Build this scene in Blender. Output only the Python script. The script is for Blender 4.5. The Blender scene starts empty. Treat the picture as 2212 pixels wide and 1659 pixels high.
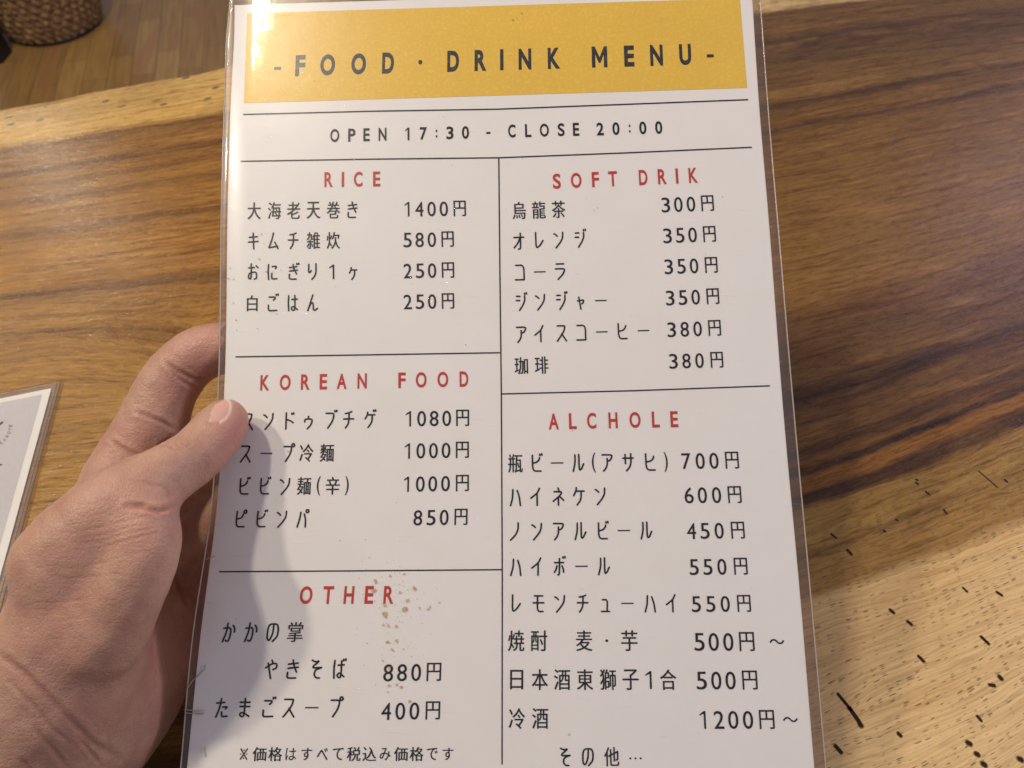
import bpy, bmesh, math, random
import numpy as np
from mathutils import Vector, Matrix

random.seed(7)
rng = np.random.default_rng(11)
SC = bpy.context.scene
COL = SC.collection

# ------------------------------------------------------------------ camera
TABLE_Z = 0.70                     # height of the table top above the floor
CAM_H = 0.320                      # camera above the table top
PITCH = math.radians(52)           # looking down
FPX = 1600.0                       # focal length in pixels of a 2212 px wide frame
W0, H0 = 2212.0, 1659.0
cam_d = bpy.data.cameras.new('camera')
cam = bpy.data.objects.new('camera', cam_d)
COL.objects.link(cam)
cam.location = (0, 0, TABLE_Z + CAM_H)
cam.rotation_euler = (math.pi / 2 - PITCH, 0, 0)
cam_d.sensor_width = 36.0
cam_d.lens = 36.0 * FPX / W0
cam_d.clip_start = 0.01
cam_d.clip_end = 50
cam_d.dof.use_dof = True
cam_d.dof.focus_distance = 0.275
cam_d.dof.aperture_fstop = 19.0
SC.camera = cam

# ------------------------------------------------------------------ world and lamps
world = bpy.data.worlds.new('World')
SC.world = world
world.use_nodes = True
bg = world.node_tree.nodes['Background']
bg.inputs['Color'].default_value = (0.80, 0.755, 0.87, 1)
bg.inputs['Strength'].default_value = 0.31
SC.view_settings.view_transform = 'Standard'
SC.view_settings.look = 'None'
SC.view_settings.exposure = 0.0
SC.view_settings.gamma = 1.0
SC.view_settings.use_curve_mapping = False


def lamp(name, loc, power, color, radius):
    d = bpy.data.lights.new(name, 'POINT')
    d.energy = power
    d.color = color
    d.shadow_soft_size = radius
    o = bpy.data.objects.new(name, d)
    o.location = (loc[0], loc[1], TABLE_Z + loc[2])
    COL.objects.link(o)
    return o


WARM = (1.0, 0.89, 0.71)
lamp('pendant_or_fill_bulb', (-0.700, 0.570, 1.647), 40.0, WARM, 0.058)
lamp('pendant_or_fill_bulb', (-0.720, 0.470, 1.637), 10.0, WARM, 0.03)
lamp('pendant_or_fill_bulb', (-0.96, 0.305, 1.28), 31.0, WARM, 0.040)
lamp('pendant_or_fill_bulb', (-1.22, 1.65, 0.93), 10.0, WARM, 0.035)
lamp('pendant_or_fill_bulb', (-1.20, 1.15, 0.99), 5.0, WARM, 0.03)
lamp('window_glow', (1.34, 1.47, 0.99), 7.0, (0.66, 0.58, 1.0), 0.25)
lamp('pendant_or_fill_bulb', (1.5, 0.35, 1.0), 36.0, (0.93, 0.86, 1.0), 0.15)  # unseen fill added at the right to lift shadows, not a pendant

# ------------------------------------------------------------------ helpers
CP, SP = math.cos(PITCH), math.sin(PITCH)


def cam2world(p):
    """camera space (x right, y down, z forward, metres) -> world; works on (...,3) arrays"""
    p = np.asarray(p, float)
    x, y, z = p[..., 0], p[..., 1], p[..., 2]
    return np.stack([x, z * CP - y * SP, TABLE_Z + CAM_H - z * SP - y * CP], -1)


def world2px(p):
    p = np.asarray(p, float)
    X, Y, Z = p[..., 0], p[..., 1], p[..., 2] - TABLE_Z - CAM_H
    z = Y * CP - Z * SP
    y = -Y * SP - Z * CP
    return np.stack([X / z * FPX + W0 / 2, y / z * FPX + H0 / 2, z], -1)


def ray(px, py):
    px, py = np.asarray(px, float), np.asarray(py, float)
    return np.stack([(px - W0 / 2) / FPX, (py - H0 / 2) / FPX, np.ones_like(px + py)], -1)


def on_plane(px, py, z):
    r = cam2world(ray(px, py)) - np.array([0, 0, TABLE_Z + CAM_H])
    t = (z - TABLE_Z - CAM_H) / r[..., 2]
    return np.array([0, 0, TABLE_Z + CAM_H]) + r * t[..., None]


def tag(o, label=None, cat=None, group=None, kind=None):
    if label: o['label'] = label
    if cat: o['category'] = cat
    if group: o['group'] = group
    if kind: o['kind'] = kind
    return o


def empty(name, loc):
    o = bpy.data.objects.new(name, None)
    o.location = loc
    o.empty_display_size = 0.02
    COL.objects.link(o)
    return o


def mesh_obj(name, verts, faces, mat=None, parent=None, smooth=False, mats=None, fmat=None):
    me = bpy.data.meshes.new(name)
    verts = np.asarray(verts, float)
    o = bpy.data.objects.new(name, me)
    if parent is not None:
        off = np.zeros(3)
        p = parent
        while p is not None:
            off += np.array(p.location)
            p = p.parent
        verts = verts - off
    me.from_pydata([tuple(v) for v in verts], [], [tuple(int(i) for i in f) for f in faces])
    for m in (mats or ([mat] if mat else [])):
        me.materials.append(m)
    if fmat is not None:
        me.polygons.foreach_set('material_index', np.asarray(fmat, np.int32))
    if smooth:
        me.polygons.foreach_set('use_smooth', np.ones(len(me.polygons), bool))
    me.update()
    COL.objects.link(o)
    if parent is not None:
        o.parent = parent
    return o


class NT:
    """small node-tree helper"""
    def __init__(self, name):
        self.m = bpy.data.materials.new(name)
        self.m.use_nodes = True
        self.t = self.m.node_tree
        self.t.nodes.clear()
        self.out = self.n('ShaderNodeOutputMaterial')

    def n(self, typ, props=None, **ins):
        nd = self.t.nodes.new(typ)
        for k, v in (props or {}).items():
            setattr(nd, k, v)
        for k, v in ins.items():
            self.set(nd, k, v)
        return nd

    def set(self, nd, k, v):
        key = int(k[1:]) if (k[0] == 'i' and k[1:].isdigit()) else k.replace('_', ' ')
        s = nd.inputs[key]
        if hasattr(v, 'bl_idname') and hasattr(v, 'outputs'):
            v = v.outputs[0]
        if isinstance(v, bpy.types.NodeSocket):
            self.t.links.new(v, s)
        else:
            s.default_value = v

    def math(self, op, a, b=0.0, c=0.0, clamp=False):
        nd = self.n('ShaderNodeMath', {'operation': op, 'use_clamp': clamp})
        self.set(nd, 'i0', a); self.set(nd, 'i1', b)
        if op in ('MULTIPLY_ADD', 'SMOOTH_MIN', 'COMPARE'): self.set(nd, 'i2', c)
        return nd.outputs[0]

    def maprange(self, v, a, b, c=0.0, d=1.0, smooth=True):
        nd = self.n('ShaderNodeMapRange', {'interpolation_type': 'SMOOTHSTEP' if smooth else 'LINEAR'})
        self.set(nd, 'i0', v)
        for i, x in enumerate((a, b, c, d)): nd.inputs[i + 1].default_value = x
        return nd.outputs[0]

    def ramp(self, fac, stops, interp='LINEAR'):
        nd = self.n('ShaderNodeValToRGB')
        cr = nd.color_ramp
        cr.interpolation = interp
        while len(cr.elements) < len(stops): cr.elements.new(0.5)
        for e, (p, c) in zip(cr.elements, stops):
            e.position = p
            e.color = (c[0], c[1], c[2], 1)
        self.set(nd, 'Fac', fac)
        return nd.outputs[0]

    def mix(self, fac, a, b, blend='MIX'):
        nd = self.n('ShaderNodeMix', {'data_type': 'RGBA', 'blend_type': blend})
        self.set(nd, 'i0', fac)
        for i, x in ((6, a), (7, b)):
            if isinstance(x, tuple) and len(x) == 3: x = (*x, 1)
            if isinstance(x, bpy.types.NodeSocket): self.t.links.new(x, nd.inputs[i])
            else: nd.inputs[i].default_value = x
        return nd.outputs[2]

    def noise(self, vec, scale, detail=3.0, rough=0.5, dist=0.0, dim='3D'):
        nd = self.n('ShaderNodeTexNoise', {'noise_dimensions': dim})
        if vec is not None: self.set(nd, 'Vector', vec)
        nd.inputs['Scale'].default_value = scale
        nd.inputs['Detail'].default_value = detail
        nd.inputs['Roughness'].default_value = rough
        nd.inputs['Distortion'].default_value = dist
        return nd.outputs['Fac']

    def comb(self, x, y, z=0.0):
        nd = self.n('ShaderNodeCombineXYZ')
        self.set(nd, 'i0', x); self.set(nd, 'i1', y); self.set(nd, 'i2', z)
        return nd.outputs[0]

    def bsdf(self, **kw):
        nd = self.n('ShaderNodeBsdfPrincipled', None, **kw)
        return nd

    def bump(self, h, strength=0.3, dist=0.001, normal=None):
        nd = self.n('ShaderNodeBump')
        nd.inputs['Strength'].default_value = strength
        nd.inputs['Distance'].default_value = dist
        self.set(nd, 'Height', h)
        if normal is not None: self.set(nd, 'Normal', normal)
        return nd.outputs[0]

    def done(self, sh):
        self.t.links.new(sh.outputs[0] if hasattr(sh, 'outputs') else sh, self.out.inputs[0])
        return self.m


# ------------------------------------------------------------------ grain of the table slab
GC = [-0.2513, -0.2554, 0.0147, 1.0714, -0.2194, -0.1392, 0.2153, -0.2936, -0.2002, 0.0221]


def grain(X, Y):
    """across-the-grain coordinate: constant along one growth line of the slab"""
    X = np.asarray(X, float); Y = np.asarray(Y, float)
    xc = np.clip(X, -0.48, 0.48); yc = np.clip(Y, 0.0, 0.72)
    y = yc - 0.25
    b = [xc, xc ** 2, xc * y, xc ** 2 * y, xc * y * y, xc ** 3, y * y * xc * xc, y ** 2, y ** 3, xc ** 3 * y]
    v = yc + sum(c * t for c, t in zip(GC, b))
    v = v + 0.024 * np.exp(-((X + 0.165) / 0.06) ** 2 - ((Y - 0.272) / 0.034) ** 2)
    return v + (Y - yc) * 1.1 - 0.33 * (X - xc)


V_EDGE = 0.613


def wood_material():
    m = NT('spalted_hardwood')
    uv = m.n('ShaderNodeUVMap', {'uv_map': 'grain'})
    sep = m.n('ShaderNodeSeparateXYZ', None, Vector=uv)
    u, v = sep.outputs[0], sep.outputs[1]          # metres along / across the grain
    # waviness of the growth lines
    wn = m.noise(m.comb(m.math('MULTIPLY', u, 9.0), m.math('MULTIPLY', v, 22.0)), 1.0, 4.0, 0.55)
    wn2 = m.noise(m.comb(m.math('MULTIPLY', u, 45.0), m.math('MULTIPLY', v, 110.0), 3.0), 1.0, 3.0, 0.6)
    dv = m.math('ADD', m.math('MULTIPLY', m.math('SUBTRACT', wn, 0.5), 0.016),
                m.math('MULTIPLY', m.math('SUBTRACT', wn2, 0.5), 0.0055))
    vv = m.math('ADD', v, dv)
    vs = m.math('ADD', v, m.math('MULTIPLY', m.math('SUBTRACT', wn, 0.5), 0.016))   # smoother course for the fibres
    pos = m.math('DIVIDE', vv, 0.65)
    P = lambda x: x / 0.65
    pale = (0.74, 0.52, 0.25); pale2 = (0.68, 0.46, 0.205)
    left = m.ramp(pos, [  # lowest stops: dark heart streak, with the hand's shade on the slab painted in
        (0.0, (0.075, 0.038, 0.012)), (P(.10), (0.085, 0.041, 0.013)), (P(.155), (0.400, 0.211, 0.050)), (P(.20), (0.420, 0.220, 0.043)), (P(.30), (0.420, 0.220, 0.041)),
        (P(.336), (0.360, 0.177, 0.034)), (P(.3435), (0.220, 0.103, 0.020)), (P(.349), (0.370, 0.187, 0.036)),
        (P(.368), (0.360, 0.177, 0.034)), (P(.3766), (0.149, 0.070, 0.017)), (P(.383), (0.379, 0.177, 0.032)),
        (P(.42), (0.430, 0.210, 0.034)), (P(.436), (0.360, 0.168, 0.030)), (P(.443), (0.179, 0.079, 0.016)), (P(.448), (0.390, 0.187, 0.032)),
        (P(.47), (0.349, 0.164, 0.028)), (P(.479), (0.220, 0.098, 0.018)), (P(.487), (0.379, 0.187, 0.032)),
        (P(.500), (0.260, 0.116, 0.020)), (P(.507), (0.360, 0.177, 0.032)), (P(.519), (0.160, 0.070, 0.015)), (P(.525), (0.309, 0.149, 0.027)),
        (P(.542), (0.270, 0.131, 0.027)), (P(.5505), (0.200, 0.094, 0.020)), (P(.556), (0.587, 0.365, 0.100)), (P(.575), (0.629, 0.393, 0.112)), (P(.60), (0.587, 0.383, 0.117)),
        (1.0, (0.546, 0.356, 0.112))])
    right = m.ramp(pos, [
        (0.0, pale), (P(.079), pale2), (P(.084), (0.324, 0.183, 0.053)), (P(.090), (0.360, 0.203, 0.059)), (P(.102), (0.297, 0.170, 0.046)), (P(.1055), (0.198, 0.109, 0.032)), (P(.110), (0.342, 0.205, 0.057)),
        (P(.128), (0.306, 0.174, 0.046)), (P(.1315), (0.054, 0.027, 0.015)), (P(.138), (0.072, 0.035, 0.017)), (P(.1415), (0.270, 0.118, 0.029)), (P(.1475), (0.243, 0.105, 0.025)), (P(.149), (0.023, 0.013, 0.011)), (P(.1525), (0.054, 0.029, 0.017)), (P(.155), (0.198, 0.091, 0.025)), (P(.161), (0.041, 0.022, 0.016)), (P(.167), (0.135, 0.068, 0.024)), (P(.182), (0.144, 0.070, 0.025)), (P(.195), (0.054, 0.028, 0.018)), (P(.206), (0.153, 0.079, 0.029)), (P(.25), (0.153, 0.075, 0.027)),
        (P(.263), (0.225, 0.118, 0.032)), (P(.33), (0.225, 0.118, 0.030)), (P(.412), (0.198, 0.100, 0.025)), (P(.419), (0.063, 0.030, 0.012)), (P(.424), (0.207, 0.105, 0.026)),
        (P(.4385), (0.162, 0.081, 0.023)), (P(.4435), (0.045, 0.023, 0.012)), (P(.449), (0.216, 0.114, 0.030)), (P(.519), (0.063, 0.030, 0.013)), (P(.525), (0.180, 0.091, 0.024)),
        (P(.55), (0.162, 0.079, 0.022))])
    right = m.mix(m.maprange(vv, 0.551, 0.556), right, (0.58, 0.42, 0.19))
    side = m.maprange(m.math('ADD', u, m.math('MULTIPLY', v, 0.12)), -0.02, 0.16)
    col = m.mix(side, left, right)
    # broad, patchy colour drift
    core = m.math('SUBTRACT', 1.0, m.math('MULTIPLY', m.maprange(v, 0.10, 0.075), 0.72))
    drift = m.noise(m.comb(m.math('MULTIPLY', u, 10.0), m.math('MULTIPLY', v, 26.0), 7.0), 1.0, 3.0, 0.6)
    col = m.mix(m.math('MULTIPLY', m.maprange(drift, 0.40, 0.72, 0.0, 0.40), core), col, (0.21, 0.098, 0.03))
    drift2 = m.noise(m.comb(m.math('MULTIPLY', u, 14.0), m.math('MULTIPLY', v, 60.0), 17.0), 1.0, 4.0, 0.6)
    col = m.mix(m.maprange(drift2, 0.5, 0.75, 0.0, 0.30), col, (0.50, 0.265, 0.08))
    # thin dark growth lines
    g1 = m.noise(m.comb(m.math('MULTIPLY', u, 3.2), m.math('MULTIPLY', v, 95.0), 31.0), 1.0, 4.0, 0.55)
    rid = m.maprange(m.math('ABSOLUTE', m.math('SUBTRACT', g1, 0.5)), 0.0, 0.022, 1.0, 0.0)
    g2 = m.noise(m.comb(m.math('MULTIPLY', u, 5.0), m.math('MULTIPLY', v, 210.0), 41.0), 1.0, 4.0, 0.55)
    rid2 = m.maprange(m.math('ABSOLUTE', m.math('SUBTRACT', g2, 0.5)), 0.0, 0.03, 1.0, 0.0)
    amt = m.math('ADD', 0.16, m.math('MULTIPLY', m.maprange(v, 0.34, 0.43), 0.42))
    rid = m.math('MULTIPLY', m.math('MULTIPLY', m.math('MAXIMUM', rid, m.math('MULTIPLY', rid2, 0.7)), amt), m.math('MULTIPLY', core, m.maprange(v, 0.556, 0.549)))
    col = m.mix(rid, col, m.mix(1.0, col, (0.38, 0.30, 0.24), 'MULTIPLY'))
    # fibres: long fine streaks and short ripples
    f1 = m.noise(m.comb(m.math('MULTIPLY', u, 28.0), m.math('MULTIPLY', vs, 1000.0), 1.0), 1.0, 4.0, 0.65)
    f2 = m.noise(m.comb(m.math('MULTIPLY', u, 110.0), m.math('MULTIPLY', vs, 520.0), 5.0), 1.0, 3.0, 0.6, 0.6)
    f0 = m.noise(m.comb(m.math('MULTIPLY', u, 12.0), m.math('MULTIPLY', vs, 260.0), 21.0), 1.0, 5.0, 0.6)
    col = m.mix(m.math('MULTIPLY', m.maprange(f0, 0.46, 0.68, 0.0, 0.75), core), col, m.mix(1.0, col, (0.58, 0.47, 0.36), 'MULTIPLY'))
    col = m.mix(m.maprange(f1, 0.42, 0.74, 0.0, 0.75, False), col, m.mix(1.0, col, (0.50, 0.43, 0.36), 'MULTIPLY'))
    rip = m.math('MULTIPLY', m.maprange(f2, 0.50, 0.66, 0.0, 0.60), core)
    col = m.mix(rip, col, m.mix(1.0, col, (0.55, 0.45, 0.36), 'MULTIPLY'))
    col = m.mix(m.math('MULTIPLY', m.maprange(f2, 0.50, 0.34, 0.0, 0.30), core), col, m.mix(1.0, col, (1.35, 1.32, 1.30), 'MULTIPLY'))
    # open pores of the sapwood: short dark dashes along the grain
    vor = m.n('ShaderNodeTexVoronoi', {'feature': 'F1', 'voronoi_dimensions': '2D'}, Vector=m.comb(m.math('MULTIPLY', u, 210.0), m.math('MULTIPLY', vs, 1250.0)))
    vor.inputs['Scale'].default_value = 1.0
    vor.inputs['Randomness'].default_value = 1.0
    sz = m.noise(m.comb(m.math('MULTIPLY', u, 60.0), m.math('MULTIPLY', vv, 150.0), 9.0), 1.0, 2.0)
    keep = m.n('ShaderNodeSeparateColor', None, Color=vor.outputs['Color'])
    thr = m.math('MULTIPLY', m.maprange(sz, 0.34, 0.56), m.maprange(keep.outputs[0], 0.52, 0.97, 0.0, 0.38, False))
    pore = m.maprange(m.math('SUBTRACT', vor.outputs['Distance'], thr), -0.06, 0.05, 1.0, 0.0)
    zone = m.math('MULTIPLY', m.maprange(v, 0.132, 0.10), m.maprange(u, -0.1, 0.05))
    pore = m.math('MULTIPLY', pore, m.math('ADD', m.math('MULTIPLY', zone, 0.64), 0.04))
    col = m.mix(pore, col, (0.13, 0.08, 0.04))
    # a few specks in the pale outer band
    vor2 = m.n('ShaderNodeTexVoronoi', {'feature': 'F1', 'voronoi_dimensions': '2D'}, Vector=m.comb(m.math('MULTIPLY', u, 55.0), m.math('MULTIPLY', v, 90.0), 4.0))
    vor2.inputs['Scale'].default_value = 1.0
    k2 = m.n('ShaderNodeSeparateColor', None, Color=vor2.outputs['Color'])
    sp = m.maprange(vor2.outputs['Distance'], 0.20, 0.11)
    sp = m.math('MULTIPLY', m.math('MULTIPLY', sp, m.maprange(k2.outputs[1], 0.60, 0.75)), m.maprange(v, 0.565, 0.575))
    col = m.mix(m.math('MULTIPLY', sp, 0.8), col, (0.07, 0.062, 0.05))
    h = m.math('ADD', m.math('ADD', m.math('MULTIPLY', f1, 0.5), m.math('MULTIPLY', f2, m.math('MULTIPLY', core, -0.9))), m.math('MULTIPLY', pore, -1.2))
    gl = m.noise(m.comb(m.math('MULTIPLY', u, 300.0), m.math('MULTIPLY', v, 420.0), 2.0), 1.0, 3.0, 0.6)
    h = m.math('ADD', h, m.math('MULTIPLY', gl, 0.55))
    nrm = m.bump(h, 0.42, 0.0006)
    rg = m.maprange(gl, 0.3, 0.7, 0.17, 0.33)
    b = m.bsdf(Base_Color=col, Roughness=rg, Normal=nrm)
    b.inputs['Specular IOR Level'].default_value = 0.23
    b.inputs['Coat Weight'].default_value = 0.04
    b.inputs['Coat Roughness'].default_value = 0.22
    return m.done(b)


def floor_material():
    m = NT('parquet_strip_floor')
    tc = m.n('ShaderNodeTexCoord')
    mp = m.n('ShaderNodeMapping', None, Vector=tc.outputs['Object'])
    mp.inputs['Rotation'].default_value = (0, 0, math.radians(-103.4))
    br = m.n('ShaderNodeTexBrick', {'offset': 0.37}, Vector=mp)
    br.inputs['Color1'].default_value = (0.28, 0.155, 0.048, 1)
    br.inputs['Color2'].default_value = (0.39, 0.235, 0.078, 1)
    br.inputs['Mortar'].default_value = (0.17, 0.10, 0.045, 1)
    br.inputs['Scale'].default_value = 1.0
    br.inputs['Mortar Size'].default_value = 0.0012
    br.inputs['Mortar Smooth'].default_value = 0.3
    br.inputs['Bias'].default_value = 0.0
    br.inputs['Brick Width'].default_value = 0.30
    br.inputs['Row Height'].default_value = 0.060
    sp = m.n('ShaderNodeSeparateXYZ', None, Vector=mp)
    n1 = m.noise(m.comb(m.math('MULTIPLY', sp.outputs[0], 6.0), m.math('MULTIPLY', sp.outputs[1], 90.0)), 1.0, 4.0, 0.6)
    col = m.mix(m.maprange(n1, 0.35, 0.7, 0.0, 0.6), br.outputs['Color'], m.mix(1.0, br.outputs['Color'], (0.62, 0.52, 0.42), 'MULTIPLY'))
    n2 = m.noise(m.comb(m.math('MULTIPLY', sp.outputs[0], 3.3), m.math('MULTIPLY', sp.outputs[1], 16.6), 5.0), 1.0, 1.0)
    col = m.mix(m.maprange(n2, 0.56, 0.63, 0.0, 0.5), col, (0.30, 0.135, 0.06))
    b = m.bsdf(Base_Color=col, Roughness=0.38, Normal=m.bump(n1, 0.15, 0.001))
    return m.done(b)


def plain(name, col, rough=0.5, spec=0.5, **kw):
    m = NT(name)
    n = m.noise(None, 60.0, 3.0)
    c = m.mix(m.maprange(n, 0.3, 0.7, 0.0, 0.12), col, tuple(x * 0.75 for x in col))
    b = m.bsdf(Base_Color=c, Roughness=rough)
    b.inputs['Specular IOR Level'].default_value = spec
    return m.done(b)


def paper_material():
    m = NT('laminated_white_paper')
    tc = m.n('ShaderNodeTexCoord')
    n = m.noise(tc.outputs['Object'], 55.0, 4.0, 0.6)
    c = m.mix(m.maprange(n, 0.3, 0.75, 0.0, 0.6), (0.84, 0.815, 0.795), (0.81, 0.785, 0.75))
    # age spots: sparse tiny grey-brown specks
    v = m.n('ShaderNodeTexVoronoi', {'feature': 'F1'}, Vector=tc.outputs['Object'])
    v.inputs['Scale'].default_value = 130.0
    k = m.n('ShaderNodeSeparateColor', None, Color=v.outputs['Color'])
    s = m.math('MULTIPLY', m.maprange(v.outputs['Distance'], 0.09, 0.03), m.maprange(k.outputs[0], 0.88, 0.92))
    c = m.mix(m.math('MULTIPLY', s, 0.5), c, (0.30, 0.25, 0.2))
    b = m.bsdf(Base_Color=c, Roughness=0.55)
    b.inputs['Specular IOR Level'].default_value = 0.2
    return m.done(b)


def ink_material(name, col, mottled=0.0):
    m = NT(name)
    tc = m.n('ShaderNodeTexCoord')
    n = m.noise(tc.outputs['Object'], 900.0, 3.0, 0.6)
    n0 = m.noise(tc.outputs['Object'], 30.0, 3.0, 0.6)
    c = m.mix(m.maprange(n, 0.45, 0.75, 0.0, mottled), col, tuple(min(1, x * 1.5 + 0.05) for x in col))
    c = m.mix(m.maprange(n0, 0.3, 0.7, 0.0, 0.25), c, tuple(x * 0.85 for x in col))
    b = m.bsdf(Base_Color=c, Roughness=0.55)
    b.inputs['Specular IOR Level'].default_value = 0.2
    return m.done(b)


def film_material(name, haze, tint=(0.985, 0.98, 0.975)):
    """thin clear laminating film: lets the print through, reflects the lamps, finely scratched"""
    m = NT(name)
    tc = m.n('ShaderNodeTexCoord')
    o = tc.outputs['Object']
    peel = m.noise(o, 420.0, 2.0, 0.5)
    wob = m.noise(o, 38.0, 3.0, 0.5)
    sc = None
    for ang, s in ((35, 1.0), (-20, 2.0), (80, 3.0)):
        mp = m.n('ShaderNodeMapping', None, Vector=o)
        mp.inputs['Rotation'].default_value = (0, 0, math.radians(ang))
        mp.inputs['Scale'].default_value = (70, 1500, 400)
        mp.inputs['Location'].default_value = (s, s * 3, 0)
        n = m.noise(mp.outputs[0], 1.0, 2.0, 0.5, 0.3)
        k = m.maprange(n, 0.72, 0.78)
        sc = k if sc is None else m.math('MAXIMUM', sc, k)
    h = m.math('ADD', m.math('ADD', m.math('MULTIPLY', peel, 0.10), m.math('MULTIPLY', wob, 1.0)), m.math('MULTIPLY', sc, 0.35))
    nrm = m.bump(h, 0.45, 0.0004)
    geo = m.n('ShaderNodeNewGeometry')
    dp = m.n('ShaderNodeVectorMath', {'operation': 'DOT_PRODUCT'})
    m.t.links.new(geo.outputs['Incoming'], dp.inputs[0]); m.t.links.new(nrm, dp.inputs[1])
    ct = m.math('SUBTRACT', 1.0, m.math('ABSOLUTE', dp.outputs['Value']), clamp=True)
    fr = m.math('ADD', 0.056, m.math('MULTIPLY', m.math('POWER', ct, 5.0), 0.95), clamp=True)
    rough = m.math('ADD', 0.05, m.math('MULTIPLY', sc, 0.25))
    gl = m.n('ShaderNodeBsdfGlossy', None, Normal=nrm, Roughness=rough)
    gl2 = m.n('ShaderNodeBsdfGlossy', None, Normal=nrm, Roughness=0.30)
    glm = m.n('ShaderNodeMixShader', None, i0=0.58, i1=gl.outputs[0], i2=gl2.outputs[0])
    tr = m.n('ShaderNodeBsdfTransparent')
    tr.inputs[0].default_value = (*tint, 1)
    df = m.n('ShaderNodeBsdfDiffuse')
    df.inputs[0].default_value = (0.72, 0.69, 0.66, 1)
    hz = m.n('ShaderNodeMixShader', None, i0=m.math('ADD', haze, m.math('MULTIPLY', sc, 0.05)), i1=tr.outputs[0], i2=df.outputs[0])
    mx = m.n('ShaderNodeMixShader', None, i0=fr, i1=hz.outputs[0], i2=glm.outputs[0])
    return m.done(mx)


def skin_material():
    m = NT('skin')
    tc = m.n('ShaderNodeTexCoord')
    o = tc.outputs['Object']
    at = m.n('ShaderNodeAttribute', {'attribute_name': 'flush'})
    nl = m.n('ShaderNodeAttribute', {'attribute_name': 'nail'})
    cr = m.n('ShaderNodeAttribute', {'attribute_name': 'crease'})
    tp = m.n('ShaderNodeAttribute', {'attribute_name': 'nail_tip'})
    n1 = m.noise(o, 55.0, 4.0, 0.6)
    n2 = m.noise(o, 320.0, 3.0, 0.6)
    c = m.mix(m.maprange(n1, 0.3, 0.7), (0.52, 0.31, 0.215), (0.425, 0.23, 0.165))
    c = m.mix(m.maprange(n2, 0.4, 0.75, 0.0, 0.45), c, (0.41, 0.20, 0.155))
    c = m.mix(at.outputs['Fac'], c, (0.54, 0.22, 0.18))
    c = m.mix(m.math('MULTIPLY', cr.outputs['Fac'], 0.55), c, (0.33, 0.135, 0.10))
    c = m.mix(nl.outputs['Fac'], c, (0.62, 0.36, 0.30))
    c = m.mix(tp.outputs['Fac'], c, (0.80, 0.68, 0.58))
    v1 = m.n('ShaderNodeTexVoronoi', {'feature': 'DISTANCE_TO_EDGE'}, Vector=o)
    v1.inputs['Scale'].default_value = 1050.0
    v2 = m.n('ShaderNodeTexVoronoi', {'feature': 'DISTANCE_TO_EDGE'}, Vector=o)
    v2.inputs['Scale'].default_value = 480.0
    mp = m.n('ShaderNodeMapping', None, Vector=o)
    mp.inputs['Rotation'].default_value = (0.3, 0.2, math.radians(28))
    mp.inputs['Scale'].default_value = (90, 700, 300)
    ln = m.noise(mp.outputs[0], 1.0, 3.0, 0.6)
    h = m.math('ADD', m.math('MINIMUM', v1.outputs[0], 0.25), m.math('MULTIPLY', m.math('MINIMUM', v2.outputs[0], 0.2), 1.2))
    h = m.math('ADD', h, m.math('MULTIPLY', ln, 0.7))
    h = m.math('MULTIPLY', h, m.math('SUBTRACT', 1.0, nl.outputs['Fac']))
    nrm = m.bump(h, 0.60, 0.0004)
    rg = m.math('SUBTRACT', 0.45, m.math('MULTIPLY', nl.outputs['Fac'], 0.10))
    b = m.bsdf(Base_Color=c, Roughness=rg, Normal=nrm)
    b.inputs['Subsurface Weight'].default_value = 0.22
    b.inputs['Subsurface Radius'].default_value = (1.0, 0.35, 0.2)
    b.inputs['Subsurface Scale'].default_value = 0.0022
    b.inputs['Specular IOR Level'].default_value = 0.40
    return m.done(b)


def weave_material():
    m = NT('woven_rush')
    tc = m.n('ShaderNodeTexCoord')
    n = m.noise(tc.outputs['Object'], 70.0, 4.0, 0.7)
    n2 = m.noise(tc.outputs['Object'], 9.0, 2.0)
    c = m.mix(m.maprange(n, 0.3, 0.72), (0.11, 0.055, 0.022), (0.42, 0.26, 0.115))
    c = m.mix(m.maprange(n2, 0.4, 0.7, 0.0, 0.5), c, (0.17, 0.085, 0.042))
    b = m.bsdf(Base_Color=c, Roughness=0.75, Normal=m.bump(n, 0.5, 0.004))
    return m.done(b)


M_WOOD = wood_material()
M_FLOOR = floor_material()
M_PAPER = paper_material()
M_INK = ink_material('black_print', (0.010, 0.010, 0.012), 0.15)
M_INK_BAND = ink_material('worn_black_print', (0.020, 0.022, 0.028), 0.9)
M_RED = ink_material('red_print', (0.52, 0.045, 0.032), 0.25)
M_BAND = ink_material('yellow_print', (0.80, 0.51, 0.070), 0.30)
M_FILM = film_material('laminating_film', 0.005)
M_FILM_EDGE = film_material('laminating_film_border', 0.035, (0.84, 0.77, 0.71))
def stain_material():
    m = NT('dried_sauce')
    tc = m.n('ShaderNodeTexCoord')
    n = m.noise(tc.outputs['Object'], 700.0, 3.0, 0.6)
    n2 = m.noise(tc.outputs['Object'], 1500.0, 3.0, 0.6)
    b = m.bsdf(Base_Color=m.mix(m.maprange(n2, 0.35, 0.7), (0.46, 0.26, 0.07), (0.66, 0.46, 0.20)), Roughness=0.5)
    t = m.n('ShaderNodeBsdfTransparent')
    return m.done(m.n('ShaderNodeMixShader', None, i0=m.maprange(n, 0.3, 0.65, 0.15, 0.85), i1=t.outputs[0], i2=b.outputs[0]))


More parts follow.
